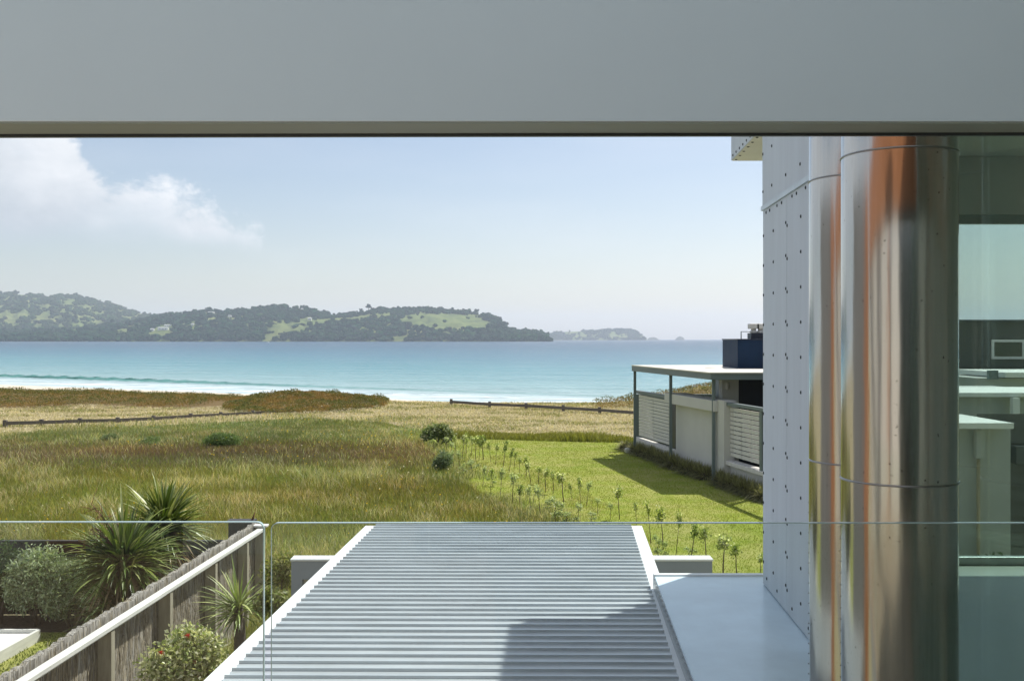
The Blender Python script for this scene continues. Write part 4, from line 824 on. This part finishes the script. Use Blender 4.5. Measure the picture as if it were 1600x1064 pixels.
# ------------------------------------------------------------ left garden: brush fence, beds, sand pit
SL = .0461      # slant of our own building lines: x per metre of depth
def fx(y): return -4.06 + SL * (y - 16.2)
def brush_fence():
    r = thing('brush_fence', 'long brushwood fence with a bleached timber rail and posts', 'fence', (fx(12), 12, 0))
    y0, y1 = 4.0, 16.2; top = 1.50; n = 60
    V = []; Fq = []; ysn = np.linspace(y0, y1, 220); 
    zt = top + .012 * rng.normal(0, 1, 220)
    mb = MB(); 
    for i, yy in enumerate(ysn):
        x = fx(yy); j = .006 * rng.normal(); mb.v += [(x + .035 + j, yy, 0), (x + .035 + j, yy, zt[i]), (x - .035, yy, zt[i] - .004), (x - .035, yy, 0)]
        if i: b = (i - 1) * 4; mb.f += [(b + k, b + (k + 1) % 4, b + 4 + (k + 1) % 4, b + 4 + k) for k in range(4)]; mb.sm += [False] * 4
    e = (len(ysn) - 1) * 4; mb.f += [(0, 3, 2, 1), (e, e + 1, e + 2, e + 3)]; mb.sm += [False, False]
    mb.build('brush_panel', M['brush'], r)
    # loose sticks standing proud of the face and the top
    m_ = 15000; yy = rng.uniform(y0, y1, m_); x = fx(yy) + rng.choice([-.04, .042], m_, p=[.25, .75]); topm = rng.random(m_) < .35
    z0 = np.where(topm, top - .25, rng.uniform(.1, 1.25, m_)); L_ = np.where(topm, rng.uniform(.20, .262, m_), rng.uniform(.12, .3, m_)); x = np.where(topm, fx(yy) + rng.uniform(-.035, .035, m_), x)
    s = .0035; ly = rng.normal(0, .035, m_); lx = rng.normal(0, .008, m_)
    V = np.stack([np.stack([x, yy - s, z0], -1), np.stack([x, yy + s, z0], -1), np.stack([x + lx, yy + ly + s, z0 + L_], -1), np.stack([x + lx, yy + ly - s, z0 + L_], -1)], 1).reshape(-1, 3)
    c = np.array((.38, .33, .275)) * rng.uniform(.35, 1.8, (m_, 1)); props(make_np('loose_twigs', V, [4 * np.arange(m_)[:, None] + np.array([[0, 1, 2, 3]])], M['dry'], r, col=np.repeat(c, 4, 0)), kind='stuff')
    zr = EYE - 2.97
    ro = lambda y: .155
    ra, rb = (fx(4.0) + ro(4.0), 4.0, zr), (fx(16.05) + .155, 16.05, zr); MB().bar(ra, rb, .10, .045).build('rail', M['timber_w'], r, bevel=.004)
    MB().bar((ra[0] - .025, ra[1], zr - .045), (rb[0] - .025, rb[1], zr - .045), .035, .04).build('under_rail', M['timber_w'], r)
    for y in (16.05, 15.2, 13.8, 12.2, 10.6, 9.05, 7.5, 6.0):
        x = fx(y) + ro(y); MB().box(x - .11, x + .035, y - .05, y + .05, 0, zr - .024 if y < 16 else zr + .04).build('post', M['timber_post'], r, bevel=.004)
    MB().box(fx(16.05) + .02, fx(16.05) + .24, 15.97, 16.13, zr + .041, zr + .065).build('post_cap', M['timber_w'], r)
brush_fence()
def dark_fence():
    r = thing('dark_fence', 'dark stained fence closing the far side of the left garden', 'fence', (-8, 16.35, 0)); z = 1.2
    mb = MB()
    for i in range(70): x = -4.2 - i * .15; mb.box(x - .146, x, 16.3, 16.325, 0.03, z - .03 + .004 * random.random())
    mb.build('boards', M['stain'], r); MB().box(-14.7, -4.2, 16.28, 16.36, z - .03, z).build('cap_rail', M['stain'], r, bevel=.004)
    for x in (-4.3, -6.7, -9.1, -11.5): MB().box(x - .05, x + .05, 16.33, 16.43, 0, z - .035).build('post', M['stain'], r)
M['stain'] = plain('black_stained_board', (.022, .024, .025), .7, c2=(.05, .05, .048), vscale=4, stretch=(6, 6, .6))
dark_fence()
x0, y0, z0 = P(376, 813, 16.45); r = thing('gate_post', 'squat dark post behind the far corner of the brush fence', 'post', (x0, y0, 0))
MB().box(x0 - .2, x0 + .2, y0, y0 + .16, 0, z0 - .03).build('post_body', M['stain'], r, bevel=.01); MB().box(x0 - .22, x0 + .22, y0 - .02, y0 + .18, z0 - .028, z0).build('post_cap', M['stain'], r, bevel=.005)
MB().tube([(x0 + .17, y0 + .06, z0), (x0 + .19, y0 + .06, z0 + .05), (x0 + .21, y0 + .06, z0 + .12)], [.02, .014, .006], 6).build('hook', M['stalk'], r)
sheet('garden_lawn', [(-18, 3), (fx(3) - .1, 3), (fx(15.2) - .1, 15.35), (-18, 15.35)], .010, M['lawn'])
sheet('mulch_bed', [(-18, 15.35), (fx(15.2) - .1, 15.35), (fx(14) - .1, 13.6), (fx(12) - .1, 12), (-4.1, 16.29), (-18, 16.29)][:2] + [(-4.1, 16.29), (-18, 16.29)], .014, M['bark'])
sheet('garden_bed', [(fx(4) + .05, 4), (-1.4, 4), (-1.2, 17.2), (fx(16.2) + .05, 17.2)], .018, M['soil'])
x, y = scatter(16000, [(-12, 10), (fx(10) - .12, 10), (fx(15.2) - .12, 15.3), (-12, 15.3)], .5); n = len(x); c = np.array((.15, .19, .035)) * rng.uniform(.7, 1.3, (n, 1))
grass_obj('garden_grass', x, y, rng.uniform(.02, .05, n), np.full(n, .014), rng.uniform(.2, 1, n), c, c * (1.2, 1.1, 1), M['grass'], 'short grass around the sand pit in the left garden', .01)
def sandpit():
    cx, cy = G(48, 1010); poly = [(cx, cy + .25), (cx - 3.0, cy + .25), (cx - 3.0, cy - 2.4), (cx - .15, cy - 2.4)]
    r = thing('sandpit', 'sand pit of pale sand inside a low timber frame', 'sandpit', (cx, cy, 0))
    MB().prism(poly[::-1], .02, .13).build('sand', M['sand_w'], r)
    for p, q in zip(poly, poly[1:] + poly[:1]): MB().bar((*p, .09), (*q, .09), .05, .18).build('edge_board', M['timber_w'], r, bevel=.004)
sandpit()
# weeds in the bed between fence and louvre roof
x, y = scatter(9000, [(fx(10) + .3, 9), (-1.9, 9), (-1.7, 17), (fx(16) + .1, 17)], .3); k = fbm(x, y, .8, 15) > .48; x, y = x[k], y[k]; n = len(x); c = np.where(rng.random((n, 1)) < .6, [[.17, .20, .05]], [[.33, .28, .13]]) * rng.uniform(.7, 1.3, (n, 1))
grass_obj('bed_weeds', x, y, rng.uniform(.08, .35, n), np.full(n, .013), rng.uniform(.2, .8, n), c, c * 1.2, M['grass'], 'weedy grass in the bed below the brush fence')

# ------------------------------------------------------------ garden wall under the louvre roof end
def garden_wall():
    y = 11.5; z = EYE - 343 / F * y; xa = (455 - 800) / F * y; xb = (1113 - 800) / F * y
    r = thing('garden_wall', 'low grey rendered wall with a white capping beyond the louvre roof', 'wall', (xa, y, 0))
    wx0 = (472 - 800) / F * y; wx1 = wx0 + .55; wz1 = EYE - 375 / F * y; wz0 = wz1 - .25; T = .18; cap = .024
    mb = MB(); mb.box(xa, wx0, y, y + T, 0, z - cap); mb.box(wx1, xb, y, y + T, 0, z - cap); mb.box(wx0, wx1, y + .001, y + T - .001, 0, wz0); mb.box(wx0, wx1, y + .001, y + T - .001, wz1, z - cap - .001)
    mb.build('wall_body', M['conc']); o = bpy.data.objects[-1] if False else None
    w = [ob for ob in COL.objects if ob.name.startswith('wall_body')][-1]; w.data.transform(__import__('mathutils').Matrix.Translation((-xa, -y, 0))); w.parent = r
    MB().box(xa - .008, xb + .008, y - .01, y + T + .01, z - cap + .001, z).build('capping', M['white'], r, bevel=.003)
    MB().box(wx0, wx1, y + .10, y + .12, wz0, wz1).build('opening_panel', M['soffit'], r)
garden_wall()

# ------------------------------------------------------------ louvre roof
ZL = EYE - 1.8
SR = .0490
def lx(y): return -1.417 + .0475 * (y - 9.9)
def rx(y): return 1.256 + .0600 * (y - 9.9)
def louvre_roof():
    r = thing('louvre_roof', 'silver louvred pergola roof with white side beams', 'pergola', (0, 7, ZL))
    y0, y1 = 3.6, 9.9
    for nm, f, s in (('side_beam', lx, 1), ('side_beam', rx, -1)):
        mb = MB(); a0, a1 = f(y0), f(y1); w = .105 * s
        vs = [(a0, y0, ZL - .2), (a0 + w, y0, ZL - .2), (a1 + w, y1, ZL - .2), (a1, y1, ZL - .2), (a0, y0, ZL), (a0 + w, y0, ZL), (a1 + w, y1, ZL), (a1, y1, ZL)]
        fs = [(0, 3, 2, 1), (4, 5, 6, 7), (0, 1, 5, 4), (1, 2, 6, 5), (2, 3, 7, 6), (3, 0, 4, 7)]
        if s < 0: fs = [q[::-1] for q in fs]
        mb.add(vs, fs).build(nm, M['white'], r, bevel=.004)
    MB().box(lx(y1) + .11, rx(y1) - .11, y1 - .04, y1, ZL - .2, ZL - .012).build('end_beam', M['white'], r)
    p = .1232; k = 0; y = y1 - .05
    prof = [(0, -.006), (0, .017), (.002, .023), (.011, .023), (.013, .009), (.016, .008), (.05, .004), (.080, -.002), (.084, .004), (.089, .005), (.091, -.013), (.097, -.014), (.104, -.009), (.121, -.010), (.121, -.016), (.09, -.024), (.03, -.02)]
    yaw = .009
    while y > y0 + .15:
        xa = lx(y) + .108; xb = rx(y) - .108; vs = []
        dz = random.uniform(-.0012, .0012)
        for X in (xa, xb): vs += [(X, y - s_ - yaw * (X - 0), ZL + .002 + z_ + dz) for s_, z_ in prof]
        m_ = len(prof); fs = [(i, (i + 1) % m_, m_ + (i + 1) % m_, m_ + i) for i in range(m_)] + [tuple(range(m_))[::-1], tuple(range(m_, 2 * m_))]
        MB().add(vs, fs).build('louvre_blade', M['louvre'], r); y -= p; k += 1
    for q in ((lx(9.7) + .05, 9.7), (rx(9.7) - .05, 9.7), (lx(4.2) + .05, 4.2), (rx(4.2) - .05, 4.2)): MB().box(q[0] - .045, q[0] + .045, q[1] - .045, q[1] + .045, 0, ZL - .201).build('post', M['white'], r)
louvre_roof()

# ------------------------------------------------------------ flat roof, cladded house wall, overhang, glazed room
ZF = EYE - 1.70
def wx(y): return 1.745 - .0525 * (7.12 - y)
def frx(y): return 1.0 + .0525 * (y - 7.1) + .012
def flat_roof():
    r = thing('flat_roof', 'low flat roof with a smooth blue grey membrane below the cladded wall', 'roof', (1.3, 6, 0)); y0, y1 = 2.95, 7.34
    MB().prism([(frx(y0), y0), (wx(y0) + .3, y0), (wx(7.1) + .3, y1), (wx(7.1) + 1.2, y1), (wx(7.1) + 1.2, y1 + .01), (frx(y1), y1 + .01)], ZF - .16, ZF).build('membrane', M['membrane'], r)
    MB().prism([(frx(y0) - .006, y0), (frx(y0) - .001, y0), (frx(y1) - .001, y1 + .01), (frx(y1) - .006, y1 + .01)], ZF - .15, ZF + .004).build('edge_fascia', M['fascia_metal'], r)
    MB().prism([(frx(y1) - .006, y1 + .012), (3.0, y1 + .012), (3.0, y1 + .06), (frx(y1) - .006, y1 + .06)], ZF - .16, ZF + .012).build('edge_trim', M['white'], r)
    MB().prism([(frx(y0) + .05, y0 + .05), (wx(y0) + .25, y0 + .05), (wx(7) + .25, y1 - .1), (frx(y1) + .05, y1 - .1)], 0, ZF - .162).build('store_wall', M['conc'], r)
flat_roof()
def cladded_wall():
    r = thing('cladded_wall', 'tall house wall of pale grey sheet cladding dotted with dark screws', 'wall', (wx(7.12), 7.12, 0))
    zs = EYE + .90; th = .03
    def panel(ya, yb, z0, z1, off=0.0, m='clad'):
        MB().prism([(wx(ya) - off, ya), (wx(ya) + th, ya), (wx(yb) + th, yb), (wx(yb) - off, yb)], z0, z1).build('cladding_panel', M[m], r, bevel=.0015)
    ys_ = [5.50, 5.62, 6.3565, 7.12]
    for a, b in zip(ys_[:-1], ys_[1:]): panel(a + .002, b - .002, ZF + .008, zs - .012)
    panel(5.50, 5.60, zs + .022, 6.60, .004); panel(5.603, 7.12, zs + .022, 6.60, .004)
    MB().prism([(wx(5.50) + .031, 5.50), (wx(5.50) + .15, 5.50), (wx(7.1) + .15, 7.10), (wx(7.1) + .031, 7.10)], 0, 6.6).build('wall_core', M['conc'], r)
    MB().prism([(wx(5.5) - .014, 5.5), (wx(5.5) + .03, 5.5), (wx(7.12) + .03, 7.125), (wx(7.12) - .014, 7.125)], zs - .010, zs + .020).build('seam_flashing', M['seamf'], r)
    # screws: domed heads on the face
    def screw_mesh():
        mb = MB(); mb.add([(-.002 - .004, .0, 0)] + [(-.0035, .009 * math.cos(k * .785), .009 * math.sin(k * .785)) for k in range(8)] + [(0, .012 * math.cos(k * .785), .012 * math.sin(k * .785)) for k in range(8)],
            [(0, 1 + (k + 1) % 8, 1 + k) for k in range(8)] + [(1 + k, 1 + (k + 1) % 8, 9 + (k + 1) % 8, 9 + k) for k in range(8)], True)
        return mb.build('screw', M['screw'], r, local=True)
    s0 = screw_mesh(); fst = [True]; cnt = 0
    def put(y, z, off=0.0):
        o = s0 if fst[0] else s0.copy()
        if not fst[0]: COL.objects.link(o); o.parent = r
        fst[0] = False; o.location = (wx(y) - off - .0005 - wx(7.12), y - 7.12, z); o.scale = (1, 1, 1)
    rows = np.arange(ZF + .16, zs - .08, .205)
    for i, z in enumerate(rows):
        for y, dz in ((7.095, 0), (6.375, .01), (6.338, -.012)): put(y, float(z) + dz)
        for y, dz in ((6.76, .0), (5.97, .0)): put(y, float(z) + dz)
        if False: put(5.58, float(z))
    for y in (7.0, 6.88, 6.64, 6.5, 6.2, 6.08, 5.85): put(y, zs - .035)
    for y in (6.98, 6.64, 6.2, 5.78): put(y, ZF + .07)
    for z in (1.02, 1.28, 1.5):
        for y in (7.095, 6.79, 6.36, 5.97): put(y, EYE + z, .004)
    # roof overhang with cream soffit
    yA, yB = 3.67, 8.5; zb = EYE + 278 / F * 8.5; zt = zb + .32; xR = 5.2
    mb = MB(); mb.prism([(wx(7.14) + .001, 7.14), (xR, 7.14), (xR, yB), (wx(yB) + .002, yB)], zb + .004, zt).build('overhang_box', M['clad'], r, bevel=.002)
    MB().prism([(wx(7.14) + .008, 7.145), (xR - .01, 7.145), (xR - .01, yB - .008), (wx(yB) + .01, yB - .008)], zb, zb + .0035).build('soffit', M['soffit'], r)
    for yy in np.linspace(7.3, 8.4, 8): 
        for z in (zb + .03, zb + .27): put(float(yy), float(z), -.001)
    for k, yy in enumerate(np.linspace(7.5, 8.42, 6)):
        o = s0.copy(); COL.objects.link(o); o.parent = r; o.location = (wx(float(yy)) + .03 + .0 - wx(7.12), float(yy) - 7.12, zb - .0005); o.rotation_euler = (0, R(-90), 0)
    MB().box(2.08, 2.95, 8.2, 8.3, 0, zb - .001).build('shading_wall', M['clad'], r)  # unseen wall added so that its shadow falls on the flat roof
    MB().prism([(wx(yA) + .031, 0.0), (xR, 0.0), (xR, 7.139), (wx(7.1) + .031, 7.139)], zb + .3, zt + .001).build('roof_slab', M['clad'], r)
M['seamf'] = plain('pale_flashing', (.55, .62, .66), .4, metal=.2)
cladded_wall()
def glazed_room():
    r = thing('glazed_room', 'room behind green tinted glass with a wide window at its far end', 'room', (3, 4, 2.85)); xR = 5.0; zf = EYE - 1.55; zc = EYE + 1.25
    yw = 7.0; hz = EYE + 195 / F * yw; sz = zf
    m = MB(); m.prism([(wx(yw) + .16, yw), (xR, yw), (xR, yw + .1), (wx(yw) + .16, yw + .1)], hz, zc - .002); m.build('end_wall', M['room_wall'], r)
    MB().prism([(wx(yw) + .152, yw), (2.15, yw), (2.15, yw + .1), (wx(yw) + .152, yw + .1)], zf + .001, hz - .001).build('end_wall_pier', M['room_wall'], r)
    MB().prism([(wx(-1) + .005, -1), (xR, -1), (xR, yw + .1), (wx(yw) + .152, yw + .1)], zf - .15, zf).build('floor', M['room_floor'], r)
    MB().prism([(wx(-1) + .005, -1), (xR, -1), (xR, yw + .1), (wx(yw) + .152, yw + .1)], zc, zc + .1).build('ceiling', M['room_wall'], r)
    MB().box(xR, xR + .1, -1, yw + .1, zf, zc).build('side_wall', M['room_wall'], r)
    MB().box(wx(-1) + .02, xR, -1.1, -1.001, zf, zc).build('back_wall', M['room_wall'], r)
    # window: frame and glass
    fr = MB(); t = .05; y = yw + .03; fr.box(2.151, xR - .001, y, y + .05, hz - .062, hz - .001); fr.box(2.151, xR - .001, y, y + .05, sz + .001, sz + .055); fr.box(2.151, 2.20, y, y + .05, sz + .055, hz - .062); fr.box(xR - .05, xR - .001, y, y + .05, sz + .055, hz - .062); fr.box(4.3, 4.35, y, y + .05, sz + .055, hz - .062)
    w = fr.build('window_frame', M['frame'], r, bevel=.002); MB().box(2.2, 4.3, y + .02, y + .028, sz + .055, hz - .062).build('pane', M['win_glass'], w); MB().box(4.35, xR - .05, y + .02, y + .028, sz + .055, hz - .062).build('pane', M['win_glass'], w)
    # side glazing in the plane of the cladded wall
    ya, yb = -1.0, 5.49; MB().prism([(wx(ya) + .006, ya), (wx(ya) + .016, ya), (wx(yb) + .016, yb), (wx(yb) + .006, yb)], zf - .4, zc + .2).build('side_glass', M['green_glass'], r)
glazed_room()

# ------------------------------------------------------------ neighbours seen through that window
def neighbours():
    r = thing('weatherboard_house', 'dark weatherboard house with a high window beyond the room', 'house', (12, 24, 0)); y = 24.0
    zt = EYE + 27 / F * y; zb = EYE - 43 / F * y; mb = MB(); nb = 8
    for k in range(nb): z0 = zb + (zt - zb) * k / nb; z1 = zb + (zt - zb) * (k + 1) / nb; mb.add([(9.2, y, z0), (15, y, z0), (15, y + .025, z1), (9.2, y + .025, z1)], [(0, 1, 2, 3)]); mb.add([(9.2, y + .025, z1), (15, y + .025, z1), (15, y, z1), (9.2, y, z1)], [(0, 1, 2, 3)])
    mb.build('weatherboards', M['weather'], r); MB().box(9.21, 15, y + .03, y + 7, 0, zt).build('wall', M['weather'], r); MB().box(9.1, 15.1, y - .08, y + 7.1, zt + .001, zt + .05).build('roof', M['trim_dark'], r)
    x0 = 748 / F * y; z0, z1 = EYE - 31 / F * y, EYE - .5 / F * y; f = MB()
    for a in ((x0, x0 + 1.6, z1 - .06, z1), (x0, x0 + 1.6, z0, z0 + .06), (x0, x0 + .06, z0 + .06, z1 - .06), (x0 + .72, x0 + .79, z0 + .06, z1 - .06), (x0 + 1.54, x0 + 1.6, z0 + .06, z1 - .06)): f.box(a[0], a[1], y - .05, y - .005, a[2], a[3])
    w = f.build('window', M['slat'], r); MB().box(x0 + .06, x0 + 1.54, y - .03, y - .02, z0 + .06, z1 - .06).build('pane', M['dark_glass'], w)
    r = thing('flat_roofed_house', 'grey house with stepped white flat roofs beyond the room window', 'house', (7, 14, 0))
    MB().box(9.3, 16, 20.5, 23.9, 0, EYE - .78).build('wall', M['nb_wall'], r); MB().box(745 / F * 21, 16, 20.3, 22.6, EYE - .76, EYE - .66).build('roof', M['nb_roof'], r)
    MB().box(9.5, 9.68, 20.38, 20.49, EYE - .8, EYE - .62).build('wall_vent', M['bluegrey'], r)
    MB().box(6.4, 8.9, 15.3, 19, 0, EYE - .86).build('wall', M['nb_wall'], r); MB().box(6.3, 9.5, 15.1, 17.0, EYE - .85, EYE - .79).build('roof', M['nb_roof'], r)
    MB().box(7.35, 7.45, 15.02, 15.12, 1, EYE - .86).build('column', M['nb_roof'], r)
    MB().box(4.7, 5.72, 11.75, 15.0, 0, EYE - 1.02).build('wall', M['nb_wall'], r); MB().box(4.6, 5.66, 11.55, 12.9, EYE - 1.01, EYE - .945).build('roof', M['nb_roof'], r)
    mb = MB()
    for k in range(16): mb.add([(5.73, 12.6, .6 + k * .18), (7.5, 12.6, .6 + k * .18), (7.5, 12.63, .78 + k * .18), (5.73, 12.63, .78 + k * .18)], [(0, 1, 2, 3)])
    mb.build('boarding', M['weather'], r); MB().box(5.725, 7.6, 12.64, 12.8, 0, EYE - 1.1).build('wall', M['weather'], r)
    bx = 730 / F * 11.7; MB().box(bx - .05, bx + .05, 11.66, 11.74, EYE - 1.36, EYE - 1.03).build('meter_box', M['nb_wall'], r, bevel=.006); MB().tube([(bx - .01, 11.7, .3), (bx - .01, 11.7, EYE - 1.37)], .02, 10).build('downpipe', M['pipe_pvc'], r)
    MB().box(791 / F * 12.4, 791 / F * 12.4 + .2, 12.45, 12.59, EYE - 1.52, EYE - 1.3).build('wall_lamp', M['trim_dark'], r, bevel=.01)
    shrub('hedge_shrub', 'dark rounded shrub at the foot of the downpipe outside the room window', 'shrub', P(1532, 905, 11.0), (.5, .35, .38), 2600, .04, [(.05, .08, .03), (.08, .12, .05)], up=.3)
neighbours()

# ------------------------------------------------------------ stainless flues
def flue(cx, cy, label):
    r = thing('flue_pipe', label, 'flue', (cx, cy, ZF), 'polished steel flues'); rad = .189
    seams = [EYE - 1.58, EYE - .48, EYE + .62, EYE + 1.72]; z0 = ZF + .001
    for k, z1 in enumerate(seams + [EYE + 2.1]):
        MB().lathe([(rad, z0 + .001), (rad, z1)], (cx, cy), 128).build('pipe_section', M['steel'], r)
        if k < 4:
            MB().lathe([(rad - .002, z1 - .001), (rad + .0035, z1), (rad + .0045, z1 + .003), (rad + .002, z1 + .006), (rad - .002, z1 + .007)], (cx, cy), 96).build('joint_ring', M['seam'], r)
        z0 = z1 + .004
    MB().lathe([(.02, EYE + 2.11), (rad, EYE + 2.1)], (cx, cy), 48).build('cap', M['steel'], r)
    # rivet line of the vertical lap seam
    mb = MB(); 
    for k in range(26): z = ZF + .05 + k * .04; an = math.atan2(-cy, -cx) - R(84); x, y = cx + (rad + .001) * math.cos(an), cy + (rad + .001) * math.sin(an); mb.box(x - .002, x + .002, y - .002, y + .002, z, z + .004)
    mb.build('lap_rivets', M['seam'], r)
flue(1.322, 3.50, 'nearer of the two tall polished steel flues, widest in the picture')
flue(1.365, 4.03, 'farther steel flue, partly hidden behind the nearer one')

# ------------------------------------------------------------ glass balustrade
def balustrade(x0, x1, z1, label, gapside):
    y = 2.60; t = .012; z0 = EYE - 1.75; r = thing('glass_balustrade', label, 'balustrade', ((x0 + x1) / 2, y, z0), 'glass balustrade panels'); rc = .018
    def outline(i=0.0):
        pts = [(x0 + i, z0), (x1 - i, z0)]
        for cx, a0 in ((x1 - rc, 0), (x0 + rc, 90)):
            for k in range(6): a = R(a0 + 18 * k); pts.append((cx + (rc - i) * math.cos(a), z1 - rc + (rc - i) * math.sin(a)))
        return pts
    P_ = outline(.0); mb = MB(); n = len(P_); mb.add([(x, y, z) for x, z in P_], [tuple(range(n))]); mb.build('pane', M['bal_glass'], r)
    # polished edge band all round
    mb = MB(); q = [(x, y - t / 2, z) for x, z in P_] + [(x, y + t / 2, z) for x, z in P_]; mb.add(q, [(i, (i + 1) % n, n + (i + 1) % n, n + i) for i in range(1, n)], True)
    Pi = outline(.0022); q = [(x, y - t / 2, z) for x, z in P_] + [(x, y - t / 2 - .0003, z) for x, z in Pi]; mb.add(q, [(i, (i + 1) % n, n + (i + 1) % n, n + i) for i in range(1, n)])
    mb.build('polished_edge', M['bal_edge'], r)
    for xx in (x0 + .3, x1 - .3): MB().tube([(xx, y - .03, EYE - 1.62), (xx, y + .03, EYE - 1.62)], .025, 16).build('fixing', M['steel'], r)
zt = EYE - 284.5 / F * 2.6
balustrade((-700 - 800) / F * 2.6, (413 - 800) / F * 2.6, zt, 'clear glass balustrade panel in front of the brush fence and garden', 1)
balustrade((424 - 800) / F * 2.6, 1.44, zt - .002, 'wide clear glass balustrade panel in front of the louvre roof and flues', -1)

# ------------------------------------------------------------ terrace: deck, header beam, house front behind the viewpoint
def terrace():
    zf = EYE - 1.56
    mb = MB()
    for k in range(56): x = -3.4 + k * .09; mb.box(x, x + .085, -2.2, 2.72, zf - .03, zf)
    props(mb.build('deck', M['deck']), kind='structure')
    props(MB().box(-3.45, 1.48, -2.2, 2.70, zf - .28, zf - .031).build('deck_slab', M['conc']), kind='structure')
    yb = 2.40; zb = EYE + 337 / F * yb
    r = thing('header_beam', 'broad pale grey header beam across the top of the terrace opening', 'beam', (0, yb, zb))
    MB().prism([(-3.4, yb), (1.485, yb), (1.485, yb + .107), (-3.4, yb + .148)], zb + .004, zb + .62).build('beam_body', M['beam'], r, bevel=.002)
    MB().prism([(-3.39, yb + .003), (1.48, yb + .003), (1.48, yb + .105), (-3.39, yb + .145)], zb, zb + .0035).build('underside_shade_strip', M['beam_under'], r)  # thin strip under the beam carrying the painted underside shade
    MB().prism([(-3.4, yb + .150), (1.48, yb + .109), (1.48, yb + .121), (-3.4, yb + .166)], zb - .006, zb + .016).build('drip_edge', M['trim_dark'], r)
    MB().prism([(-3.4, yb + .150), (1.48, yb + .109), (1.48, yb + .130), (-3.4, yb + .175)], zb + .017, zb + .64).build('timber_facing', M['orange'], r)
    rr_ = thing('party_wall', 'pale rendered wall running forward from the left end of the terrace', 'wall', (-3.6, 4, 0)); MB().box(-3.75, -3.6, 3.5, 6.3, 0, EYE + 1.2).build('wall_panel', M['pale_dim'], rr_); MB().box(-3.75, -3.6, 2.72, 3.499, 0, EYE + 1.2).build('timber_panel', M['orange'], rr_)
    r = thing('privacy_wall', 'orange and pale side wall at the left end of the terrace', 'wall', (-3.5, 0, zf)); MB().box(-3.52, -3.41, 1.0, 2.38, zf, zb + .6).build('wall_panel', M['pale_panel'], r); MB().box(-3.52, -3.41, .1, .998, zf, zb + .6).build('wall_panel', M['pale_dim'], r); MB().box(-3.52, -3.41, -2.2, .098, zf, zb + .6).build('wall_panel', M['pale_panel'], r)
    r = thing('house_front', 'house front with orange and pale panels around dark glass doors', 'wall', (-1, -2.3, zf)); zt_ = EYE + 1.1
    for a, b, m_ in ((-3.4, -3.1, 'orange'), (-3.1, -2.4, 'pale_dim'), (-2.4, -.6, 'pale_panel'), (-.6, 1.40, 'dark_glass')):
        MB().box(a + .004, b - .004, -2.4, -2.25 - (.05 if m_ == 'dark_glass' else 0), zf + .001, zt_).build({'orange': 'orange_panel', 'dark_glass': 'door_glass', 'pale_panel': 'wall_panel', 'pale_dim': 'wall_panel'}[m_], M[m_], r)
    MB().box(-.66, -.61, -2.248, -2.2, zf, zt_).build('door_frame', M['trim_dark'], r)
terrace()

# ------------------------------------------------------------ haze: one closed box of even air
def haze():
    m, nt, out = newmat('thin_sea_haze'); v = nt.nodes.new('ShaderNodeVolumePrincipled'); nt.links.new(v.outputs[0], out.inputs['Volume'])
    v.inputs['Color'].default_value = (.80, .885, 1, 1); v.inputs['Density'].default_value = 8.5e-5; v.inputs['Anisotropy'].default_value = .25
    o = MB().box(-17000, 17000, -3500, 18000, -9, 420).build('haze', m); props(o, kind='stuff', label='thin pale sea haze over the whole bay', cat='haze')
haze()
